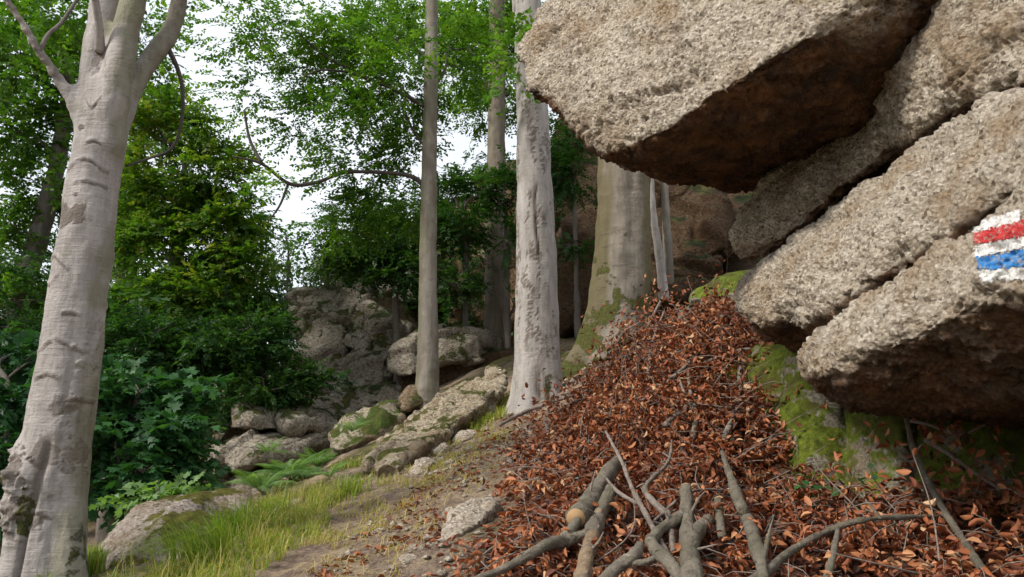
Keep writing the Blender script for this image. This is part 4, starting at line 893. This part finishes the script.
fern(352, 432, 11.0, 8, .34, 'low leafy fern on top of the bright mossy hump', 5)
fern(140, 560, 5.6, 7, .22, 'tiny fern at the foot of the yellow mossed boulder', 6)
fern(330, 478, 7.6, 7, .24, 'little fern below the tilted slab tip', 7)

# ------------------------------------------------------------------ grass
def blades(rng, xy, h, tint, lean=.5, wid=.005, drn=None):
    n = len(xy); z = Hbase(xy[:, 0], xy[:, 1]) - .01; b = np.column_stack([xy, z])
    a = rng.uniform(0, 2 * np.pi, n) if drn is None else drn + rng.normal(0, .6, n)
    d = np.stack([np.cos(a), np.sin(a), 0 * a], -1); sd_ = np.stack([-np.sin(a), np.cos(a), 0 * a], -1)
    f = rng.uniform(.2, 1, n)[:, None] * lean; hh = h[:, None]; up = np.array((0, 0, 1.))
    ww = (wid * rng.uniform(.6, 1.4, n))[:, None]
    p1 = b + hh * (.45 * up + .18 * f * d); p2 = b + hh * (.80 * up * (1 - .25 * f) + .55 * f * d); p3 = b + hh * (.98 * up * (1 - .45 * f) + 1.05 * f * d)
    V = np.stack([b - sd_ * ww, b + sd_ * ww, p1 - sd_ * ww * .9, p1 + sd_ * ww * .9, p2 - sd_ * ww * .6, p2 + sd_ * ww * .6, p3 - sd_ * ww * .08, p3 + sd_ * ww * .08], 1)
    F = np.array([(0, 1, 3, 2), (2, 3, 5, 4), (4, 5, 7, 6)])
    return V.reshape(-1, 3), (F[None] + (np.arange(n) * 8)[:, None, None]).reshape(-1, 4), np.repeat(tint, 8)
def in_region(rng, poly, n, clump=.0, cs=.25, seed=0):
    P = np.array(poly); lo, hi = P.min(0), P.max(0); q = rng.uniform(lo, hi, (n * 6, 2)); q = q[inpoly(q[:, 0], q[:, 1], P)]
    m = fbm(np.column_stack([q, 0 * q[:, 0]]), cs, 3, seed) > clump
    return q[m][:n]
rg = np.random.default_rng(55)
def reg(*l): return [p[:2] for p in pts(*l)]
G1 = reg((95,600,4.7),(190,590,4.6),(232,550,5.5),(262,505,6.7),(320,485,7.3),(345,500,6.4),(320,530,5.3),(270,570,4.4),(240,620,3.7))
G2 = reg((300,545,4.9),(340,500,6.5),(380,480,7.4),(440,450,8.0),(500,420,8.6),(520,430,8.0),(470,470,6.7),(420,500,5.8),(350,550,4.6))
G3 = reg((300,480,9),(360,480,8.4),(420,405,12),(500,365,11.5),(560,380,10),(520,430,8.4),(380,490,7.8))
G4 = reg((20,640,4.6),(100,590,5.0),(130,545,6.4),(95,530,6.6),(60,600,5.6))
A = []
x = in_region(rg, G1, 3600, .10, .20, 1); A.append(blades(rg, x, rg.uniform(.05, .17, len(x)), np.clip(rg.normal(.52, .25, len(x)), 0, 1), 1.2, .0022))
x = in_region(rg, G1, 500, .10, .3, 4); A.append(blades(rg, x, rg.uniform(.18, .30, len(x)), np.clip(rg.normal(.8, .15, len(x)), 0, 1), 1.1, .0016))
x = in_region(rg, G2, 2600, .06, .25, 2); A.append(blades(rg, x, rg.uniform(.04, .12, len(x)), np.clip(rg.normal(.82, .18, len(x)), 0, 1), 1.7, .0022))
x = in_region(rg, G3, 4000, .08, .4, 3); A.append(blades(rg, x, rg.uniform(.06, .16, len(x)), np.clip(rg.normal(.55, .25, len(x)), 0, 1), 1.0, .004))
x = in_region(rg, G4, 1600, -.1, .3, 5); A.append(blades(rg, x, rg.uniform(.08, .22, len(x)), np.clip(rg.normal(.35, .2, len(x)), 0, 1), .8, .0035))
x = in_region(rg, reg((270,600,3.8),(330,550,4.5),(440,470,6.8),(520,420,8.4),(530,440,7.8),(480,490,5.6),(420,560,4.2),(400,610,3.6)), 2200, -.05, .25, 6); x = x[::3]; A.append(blades(rg, x, rg.uniform(.05, .13, len(x)), np.clip(rg.normal(.95, .1, len(x)), 0, 1), 3.2, .0018))
V, F = join([(a, b) for a, b, _ in A])
tag(mesh_obj('grass', V, F, M['grass'], None, {'tint': np.concatenate([c for _, _, c in A])}, False), 'short green and straw coloured grass along the path', 'grass', None, 'stuff')
for px, py, Y, n, h, lab, sdv in ((205,572,4.7,420,.34,'lush bright green grass tuft drooping left at the frame bottom', 1), (232,545,5.4,260,.28,'arching grass tuft just above the lush one', 2), (265,520,6.0,200,.24,'paler grass tuft highest beside the mossed boulder', 3), (345,505,6.4,160,.20,'straw green tuft at the path bend', 4)):
    c = pix(px, py, Y); r = np.random.default_rng(sdv); xy = c[:2] + r.normal(0, .07 + .00012 * n, (n, 2)); 
    V, F, tn = blades(r, xy, h * r.uniform(.6, 1.2, n), np.clip(r.normal(.22 + .1 * (sdv > 2), .16, n), 0, 1), 1.25, .0032, R(200) if sdv == 1 else None)
    tag(mesh_obj('grass_tuft', V, F, M['grass'], None, {'tint': tn}, False, base=(c[0], c[1], H(c[0], c[1]))), lab, 'grass tuft', 'grass tufts')

# ------------------------------------------------------------------ the brushwood heap
rg = np.random.default_rng(99)
hp = thing('brushwood_heap', (1.0, 4.6, H(1.0, 4.6)), 'heap of cut beech brushwood thick with dry russet leaves', 'brushwood heap')
q = in_region(rg, HEAP, 27000, -.6, .38, 8)
op = fbm(np.column_stack([q, 0 * q[:, 0]]), .38, 3, 8); q = q[op > -.5 + .34 * smooth01(q[:, 1], 5.0, 3.9)]; q = q[(q[:, 1] > 4.4) | (rg.uniform(0, 1, len(q)) < .8)]
q = q[(q[:, 1] > 2.5)]
nr = q[:, 1] < 4.8; q = q[~nr | (rg.uniform(0, 1, len(q)) < .5)]
hz = Hbase(q[:, 0], q[:, 1])
edge = polymask(q[:, 0], q[:, 1], [tuple(v) for v in HEAP], .25)
pq = np.column_stack([q, hz])
lump = smooth01(fbm(pq * (1, 1, 0), .35, 3, 14), -.35, .45)
pos = pq + np.column_stack([0 * hz, 0 * hz, .01 + (rg.uniform(0, 1, len(q)) ** 1.3) * (.05 + .17 * lump + .10 * smooth01(q[:, 1], 4.6, 5.6)) * edge])
dr = rg.normal(0, 1, (len(q), 3)) * (1, 1, .6); dr[:, 2] -= .25; up = rg.normal(0, .55, (len(q), 3)) + np.array((-.15, -.45, .9))
size = .024 + .040 * rg.uniform(0, 1, len(q)) ** .8
tint = np.clip(rg.normal(.47, .27, len(q)) + .5 * fbm(pos, .4, 3, 33) - .22 * smooth01(q[:, 1], 4.9, 4.3), 0, 1)
ppx, ppy = proj(pos)
near = np.argsort(pos[:, 1] + 9 * ((ppx < 5) | (ppx > 1019) | (ppy > 572)) - 5 * (pos[:, 2] - hz)); own = near[:300]; rest = near[300:]
LP = []
for kk, (sxw, zc) in enumerate(((1, 1), (.7, 2.0), (1.15, .5), (.5, 2.6))):
    r_ = rest[kk::4]; T2 = CURL[0] * (sxw, 1, zc); T2 = T2 + np.outer(T2[:, 1] ** 2, (.12 * (kk - 1.5), 0, -.18 * kk))
    LP.append(leaf_mesh_data(pos[r_], dr[r_], up[r_], size[r_], tint[r_], (T2, CURL[1])))
V, F = join([(a_, b_) for a_, b_, _ in LP]); tn = np.concatenate([c_ for _, _, c_ in LP])
o = mesh_obj('dead_leaves', V, tri_fix(F), M['dead'], hp, {'tint': tn}, False); o['kind'] = 'stuff'
LV = [mesh_np('leaf', CURL[0] * (1, 1, zc), tri_fix(CURL[1]), {'tint': np.full(len(CURL[0]), tv)}, False) for tv, zc in ((.2, 1), (.4, .7), (.5, 1.3), (.6, .9), (.75, .6), (.9, 1.1))]
for me in LV: me.materials.append(M['dead'])
hl = np.array(hp.location); X3, Y3, Z3 = frames(dr, up)
for i in own:
    o = bpy.data.objects.new('leaf', LV[int(rg.integers(6))]); COL.objects.link(o); o.parent = hp
    mtx = Matrix.Identity(4)
    for r_ in range(3):
        mtx[r_][0], mtx[r_][1], mtx[r_][2], mtx[r_][3] = X3[i][r_] * size[i], Y3[i][r_] * size[i], Z3[i][r_] * size[i], pos[i][r_] - hl[r_]
    o.matrix_local = mtx
# fine twigs with hanging leaves, all through the heap
tw = []; lp, ld = [], []
crest = np.nonzero(q[:, 1] > 4.8)[0]
for k in range(430):
    i = crest[rg.integers(len(crest))] if k % 2 else rg.integers(len(q)); a = pos[i]; dv = rg.normal(0, 1, 3); dv[2] = abs(dv[2]) * .5; dv /= np.linalg.norm(dv); L = rg.uniform(.2, .55)
    b = a + dv * L; mid = (a + b) / 2 + rg.normal(0, .09, 3) * L * 1.6; tw.append(tube([a - dv * .1, mid, b], (.0045, .003, .0012), 5, .08)[:2])
    for s in np.linspace(.3, 1, 6): lp.append(a + dv * L * s + rg.normal(0, .015, 3)); ld.append(dv * .4 + rg.normal(0, .6, 3) - np.array((0, 0, .6)))
V, F = join(tw); o = mesh_obj('twigs', V, F, M['twig'], hp); o['kind'] = 'stuff'
lp = np.array(lp); ld = np.array(ld)
V, F, tn = leaf_mesh_data(lp, ld, rg.normal(0, 1, lp.shape), rg.uniform(.034, .06, len(lp)), np.clip(rg.normal(.55, .25, len(lp)), 0, 1), CURL)
o = mesh_obj('hanging_leaves', V, tri_fix(F), M['dead'], hp, {'tint': tn}, False); o['kind'] = 'stuff'

# withered leafy twig ends lying over the near half, leaves hanging in bunches
qc = in_region(rg, HEAP, 1500, -.22, .3, 44); qc = qc[(qc[:, 1] < 5.6) & (qc[:, 1] > 2.6)][:760]; n = len(qc)
pc = np.column_stack([qc, Hbase(qc[:, 0], qc[:, 1]) + rg.uniform(.05, .17, n)]); dc = rg.normal(0, 1, (n, 3)) * (1, 1, .35) + np.array((-.2, -.5, 0))
p_, d_, u_, s_ = sprays(rg, pc, dc, 9, .15, .052, .6, .55)
V, F, tn = leaf_mesh_data(p_, d_, u_, s_, np.clip(np.repeat(rg.normal(.56, .2, n), 9) + rg.normal(0, .12, n * 9), 0, 1), (CURL[0] * (.85, 1, 1.5), CURL[1]))
o = mesh_obj('leaf_bunches', V, tri_fix(F), M['dead'], hp, {'tint': tn}, False); o['kind'] = 'stuff'
V, F = join([tube([a_ - b_ / np.linalg.norm(b_) * .06, a_ + b_ / np.linalg.norm(b_) * .07, a_ + b_ / np.linalg.norm(b_) * .15 - np.array((0, 0, .05))], (.003, .0022, .001), 4, .1)[:2] for a_, b_ in zip(pc, dc)])
o = mesh_obj('twig_ends', V, F, M['twig'], hp); o['kind'] = 'stuff'
# leafy dead boughs poking out of the heap's crest
def dead_bough(path, wd, Y, label, nl, seed, spread=.12, fr=.3):
    P = [pix(p[0], p[1], min(p[2], (ghit(p[0], p[1], .05) or p[2]))) for p in path]; t = thing('dead_bough', P[0], label, 'branch', 'dead branches in the heap'); r = np.random.default_rng(seed)
    V, F = tube(P, [x * mpp(Y) / 2 for x in wd], 8, .03)[:2]; mesh_obj('stick', V, F, M['twig'], t)
    C = catmull(P, 60); k = r.integers(int(60 * fr), 60, nl); lp = C[k] + r.normal(0, spread, (nl, 3)) * np.array((1, 1, .8))
    V, F, tn = leaf_mesh_data(lp, r.normal(0, 1, (nl, 3)) - np.array((0, 0, .5)), r.normal(0, 1, (nl, 3)), r.uniform(.036, .066, nl), np.clip(r.normal(.48, .25, nl), 0, 1), CURL)
    o = mesh_obj('leaves', V, tri_fix(F), M['dead'], t, {'tint': tn}, False); o['kind'] = 'stuff'
dead_bough([(622,400,7.4),(640,345,7.6),(655,312,7.7),(668,288,7.8)], (5,4,3,2), 7.6, 'dead leafy shoot standing tallest above the heap by the thin stems', 120, 1, .13, .45)
dead_bough([(650,380,7.0),(690,340,7.0),(725,315,7.0),(752,305,7.0)], (5,4,3,2), 7, 'dead leafy bough reaching right along the heap crest', 420, 2, .16, .1)
dead_bough([(640,400,6.6),(690,370,6.4),(740,350,6.2),(768,352,6.0)], (5,4,3,2), 6.4, 'dead leafy bough against the mossy boulder', 420, 3, .16, .1)
dead_bough([(600,420,7.2),(608,370,7.5),(622,335,7.6),(640,322,7.6)], (5,4,3,2), 7.5, 'dead leafy shoot before the mossy roots of the stout beech', 200, 4, .15, .3)
dead_bough([(560,470,6.0),(545,440,6.3),(560,410,6.8),(600,392,7)], (5,4,3,2), 6.3, 'dead leafy bough low at the heap side facing the pale beech', 420, 5, .16, .1)
dead_bough([(690,470,4.9),(680,430,5.4),(700,400,5.8),(730,380,6)], (5,4,3,2), 5.4, 'dead leafy bough in the middle of the heap', 420, 6, .16, .1)
dead_bough([(925,440,3.9),(950,455,3.8),(985,480,3.7),(1020,500,3.6)], (5,4,3,2), 3.8, 'dead leafy bough drooping in shade under the lowest ledge', 130, 7, .12, 0)
dead_bough([(905,420,4.1),(930,425,4.0),(958,435,3.9),(985,425,3.8)], (4,3,3,2), 4, 'dead leafy sprig touching the lowest ledge underside', 50, 8, .09, 0)

# bare sticks and logs, each its own
def stick(path, wd, label, name='branch', mat='twig', cutw=False, forks=(), cat='branch', seed=0, group='dead branches in the heap', knots=0):
    big = max(wd) > 9; off = .19 if big else .16
    def place(p):
        yh = ghit(p[0], p[1], off) or p[2]
        return (p[0], p[1], yh if (big and abs(yh - p[2]) < 1.5) else min(yh, p[2]))
    path = [place(p) for p in path]; forks = [([place(p) for p in fp], fw) for fp, fw in forks]
    P = [pix(*p) for p in path]; Y = np.mean([p[2] for p in path])
    t = thing(name, P[0], label, cat, group)
    V, F, tt, ang, Nn = tube(P, [x * mpp(Y) / 2 for x in wd], 20 if big else 10, .02)
    r0 = max(wd) * mpp(Y) / 2
    V = V + Nn * (r0 * (.24 * fbm(V, r0 * 6, 3, seed + 3) + (.16 * fbm(V, r0 * .8, 3, seed)))).reshape(-1, 1) * (np.abs(tt - .5) < .4999).reshape(-1, 1)
    mesh_obj('bark', V, F, M[mat], t, {'dark': .55 * smooth01(fbm(V, .05, 4, seed + 21), .1, .35), 'moss': (.38 * smooth01(fbm(V, .10, 4, seed + 8), .05, .35) if big else np.zeros(len(V)))})
    if cutw:
        for e, nb, rr in ((P[-1], P[-2], wd[-1]),):
            dv = np.array(e) - np.array(nb); dv /= np.linalg.norm(dv)
            Vt, Ft, *_ = tube([e - dv * .002, e + dv * .006], [rr * mpp(Y) / 2 * .93] * 2, 20, .01); mesh_obj('cut_end', Vt, Ft, M['cut'], t)
    if not forks and 'peg' not in label:
        rr_ = np.random.default_rng(seed + 400); C_ = catmull(P, 20)
        for k_ in rr_.integers(4, 16, 2):
            dv = rr_.normal(0, 1, 3) + np.array((0, -.3, .8)); dv /= np.linalg.norm(dv); Ls = rr_.uniform(.04, .16); a_ = C_[k_]
            Vt, Ft, t2, a2, n2 = tube([a_, a_ + dv * Ls * .5 + rr_.normal(0, .012, 3), a_ + dv * Ls], [min(r0 * .45, .008), min(r0 * .35, .006), .0025], 8, .02)
            mesh_obj('side_twig', Vt, Ft, M['twig'], t)
    for fp, fw in forks:
        Vt, Ft, t2, a2, n2 = tube([pix(*p) for p in fp], [x * mpp(Y) / 2 for x in fw], 10, .02); Vt = Vt + n2 * (r0 * .12 * fbm(Vt, r0 * 3, 2, seed + 5))[:, None]
        mesh_obj('fork', Vt, Ft, M[mat], t)
    return t
LG = 'cut logs in the heap'
stick([(618,462,4.25),(604,480,4.1),(588,503,3.95),(576,518,3.9)], (15,17,18,17), 'thick greenish log with an orange sawn end at the heap foot', 'log', 'bark_dead', True, cat='log', group=LG, seed=1)
stick([(612,488,4.1),(604,506,4.0),(596,524,3.9),(590,536,3.85)], (13,15,15,13), 'shorter log lying close right of the sawn log', 'log', 'bark_dead', False, cat='log', group=LG, seed=2)
stick([(600,512,3.86),(593,535,3.76),(586,560,3.66),(580,592,3.56)], (9,13,14,15), 'splintered log of pale bare wood', 'split_log', 'split', False, cat='log', group=LG, seed=3)
stick([(470,582,3.7),(510,566,3.8),(545,546,3.9),(565,541,3.9),(590,533,3.9)], (6,9,11,13,12), 'long crooked root like branch running to the bottom edge', 'branch', 'bark_dead', seed=4, forks=(([(560,542,3.9),(572,528,3.92),(582,515,3.95)], (11,10,8)),))
stick([(692,590,3.3),(690,560,3.45),(688,528,3.6),(686,488,3.85)], (19,18,17,13), 'upright smooth grey log with a rounded cut top', 'log', 'bark_dead', True, cat='log', group=LG, seed=5)
stick([(690,545,3.42),(698,530,3.5),(708,520,3.6)], (15,16,13), 'stubby side log crossing the upright grey log', 'log', 'bark_dead', True, cat='log', group=LG, seed=6)
stick([(690,590,3.25),(672,566,3.4),(658,552,3.5),(650,540,3.6)], (16,14,13,11), 'log leaning left across the foot of the upright log', 'log', 'bark_dead', False, cat='log', group=LG, seed=7)
stick([(650,542,3.7),(662,528,3.8),(672,522,3.9),(684,512,4)], (10,11,11,9), 'short mossy log piece behind the leaning log', 'log', 'bark_dead', False, cat='log', group=LG, seed=8)
stick([(600,585,3.4),(620,566,3.5),(634,556,3.6),(640,545,3.7)], (14,12,12,9), 'mottled log beside the green seedling', 'log', 'bark_dead', False, cat='log', group=LG, seed=9, forks=(([(628,562,3.5),(645,562,3.5),(668,552,3.6)], (7,7,6)),))
stick([(722,536,3.75),(720,520,3.85),(718,500,4.0)], (8,9,8), 'short upright stub right of the upright grey log', 'stub', 'bark_dead', True, cat='log', group=LG, seed=10)
stick([(764,577,3.45),(757,548,3.65),(748,520,3.9),(738,498,4.2),(722,452,4.7)], (7,11,12,11,6), 'grey bent branch right of the stubs', 'branch', 'bark_dead', seed=11, forks=(([(762,560,3.5),(768,540,3.6),(772,520,3.7)], (6,4,2)),))
stick([(668,556,3.55),(650,522,3.75),(632,488,4.0),(622,462,4.25),(606,432,4.6)], (5,5,5,4,3), 'thin pale forked stick slanting left over the logs', 'branch', 'twig', seed=12, forks=(([(638,504,3.9),(618,492,3.95),(606,478,4.0)], (4,4,2)),))
stick([(673,550,3.6),(671,530,3.7),(668,512,3.8)], (5,7,6), 'short thin upright peg before the leaning log', 'branch', 'twig', seed=13)
stick([(666,514,3.8),(652,500,3.9),(646,486,4.05),(668,462,4.4),(672,440,4.6)], (6,6,5,4,2), 'kinked grey stick rising above the logs', 'branch', 'twig', seed=14)
stick([(722,442,5.4),(732,420,5.5),(739,395,5.6),(740,366,5.8)], (6,6,5,4), 'bare curved stick standing before the mossy boulder', 'branch', 'twig', seed=15)
stick([(693,436,5.2),(696,415,5.4),(690,390,5.6),(688,372,5.8)], (5,5,4,3), 'pale upright twig in the heart of the heap', 'branch', 'twig', seed=16, forks=(([(696,415,5.4),(684,392,5.5),(680,380,5.6)], (3,3,2)),))
stick([(665,425,5.6),(690,405,5.7),(712,388,5.9)], (6,7,7), 'stout slanting stick half hidden by leaves at mid heap', 'branch', 'twig', seed=17)
stick([(642,402,6.4),(665,385,6.5),(690,362,6.6)], (4,5,4), 'stick just above the slanting one', 'branch', 'twig', seed=18)
stick([(648,380,7.2),(650,355,7.3),(655,335,7.4),(664,312,7.5)], (4,4,3,2), 'thin pale twig before the stout beech roots', 'branch', 'twig', seed=19)
stick([(735,590,3.0),(765,572,3.2),(790,552,3.4),(830,530,3.6),(870,519,3.75),(945,516,3.9)], (9,9,8,7,6,3), 'long arching stem sweeping right through the leaves', 'branch', 'bark_dead', seed=20, forks=(([(822,592,3.2),(832,560,3.35),(838,530,3.55)], (7,7,5)), ([(880,518,3.7),(870,505,3.8),(858,492,3.9)], (3,3,2))))
stick([(905,412,3.75),(914,450,3.65),(935,495,3.5),(960,535,3.35),(992,585,3.2)], (5,6,6,7,7), 'long thin stem slanting across the black crevice', 'branch', 'bark_dead', seed=21)
stick([(500,425,7.8),(525,412,7.8),(552,402,7.9),(588,390,7.9)], (3,4,4,3), 'pale twig lying at the foot of the pale beech', 'branch', 'twig', seed=22)
stick([(520,470,6.3),(545,455,6.4),(560,452,6.5)], (4,5,4), 'short stick on the mossy edge of the heap', 'branch', 'twig', seed=23)
stick([(655,520,3.9),(690,492,4.1),(730,490,4.2)], (3,3,2), 'thin twig lying flat behind the upright log', 'branch', 'twig', seed=24)

# green seedlings in the heap
def seedling(px, py, Y, n, leaf, label, seed):
    c = pix(px, py, Y); t = thing('seedling', c, label, 'seedling', 'seedlings in the heap'); r = np.random.default_rng(seed)
    d = r.normal(0, 1, (n, 3)); d[:, 2] = np.abs(d[:, 2]) * .4 + .1; pos = c + r.normal(0, leaf * .7, (n, 3)) + np.array((0, 0, leaf * .6))
    for i in range(n):
        V, F, tn = leaf_mesh_data(pos[i:i+1], d[i:i+1], np.array([(0, -.3, 1.)]) + r.normal(0, .2, (1, 3)), np.array([leaf * r.uniform(.7, 1.2)]), np.array([r.uniform(.4, 1)]), MAPLE)
        mesh_obj('leaf', V, F, M['fern' if 'bright' in label else 'teal'], t, {'tint': tn}, False)
seedling(600, 566, 3.45, 9, .05, 'bright green seedling beside the splintered log', 1)
seedling(812, 505, 4.3, 14, .06, 'dark green seedling at the foot of the mossy boulder', 2)
seedling(832, 500, 4.25, 8, .05, 'smaller dark seedling right of its twin at the mossy boulder', 3)
seedling(866, 480, 4.2, 8, .045, 'pale leafed plant before the lichen block', 4)

# scattered litter on path and slope
rg = np.random.default_rng(123)
L1 = reg((280,600,3.7),(400,500,5.8),(450,460,7),(540,405,8.9),(600,380,10),(620,400,7.5),(520,500,4.6),(480,600,3.4))
q = in_region(rg, L1, 1500, -.1, .4, 15); L2 = reg((400,480,8),(430,390,13),(560,350,14),(700,300,11),(640,370,8),(500,430,8)); q = np.vstack([q, in_region(rg, L2, 1400, -.1, .5, 16)])
pos = np.column_stack([q, Hbase(q[:, 0], q[:, 1]) + .008]); n = len(q)
V, F, tn = leaf_mesh_data(pos, rg.normal(0, 1, (n, 3)) * (1, 1, .25), rg.normal(0, .35, (n, 3)) + (0, 0, 1), rg.uniform(.03, .06, n), np.clip(rg.normal(.45, .22, n), 0, 1), CURL)
tag(mesh_obj('leaf_litter', V, tri_fix(F), M['dead'], None, {'tint': tn}, False), 'scattered brown leaves on path and slope', 'leaf litter', None, 'stuff')

q = in_region(rg, reg((270,600,3.7),(330,540,4.8),(430,470,6.8),(520,420,8.4),(540,430,8),(500,490,5.4),(470,600,3.5)), 420, -.1, .3, 25); n = len(q)
q2 = in_region(rg, reg((360,490,7.0),(430,460,7.9),(520,405,9),(600,375,10),(560,420,8),(500,440,7.4),(420,480,6.6)), 150, -.05, .3, 27); q = np.vstack([q, q2]); n = len(q)
ico = np.array([(0,0,1),(1,0,.1),(.2,1,.2),(-.9,.3,0),(-.3,-.9,.1),(.5,-.6,-.1),(0,0,-.6)]); icf = np.array([(0,1,2),(0,2,3),(0,3,4),(0,4,5),(0,5,1),(6,2,1),(6,3,2),(6,4,3),(6,5,4),(6,1,5)])
sz = np.where(np.arange(n) < n - len(q2), .008 + .034 * rg.uniform(0, 1, n) ** 3, .015 + .06 * rg.uniform(0, 1, n) ** 2); a = rg.uniform(0, 6.28, n)
V = ico[None] * sz[:, None, None] * rg.uniform(.7, 1.3, (n, 7, 3)) * (1.2, 1, .7); ca, sa = np.cos(a)[:, None], np.sin(a)[:, None]
V = np.stack([V[..., 0] * ca - V[..., 1] * sa, V[..., 0] * sa + V[..., 1] * ca, V[..., 2]], -1) + np.column_stack([q, Hbase(q[:, 0], q[:, 1]) + .002])[:, None]
tag(mesh_obj('gravel', V.reshape(-1, 3), (icf[None] + (np.arange(n) * 7)[:, None, None]).reshape(-1, 3), M['rock_path'], None, None, False), 'loose gravel strewn on the trodden path', 'gravel', None, 'stuff')
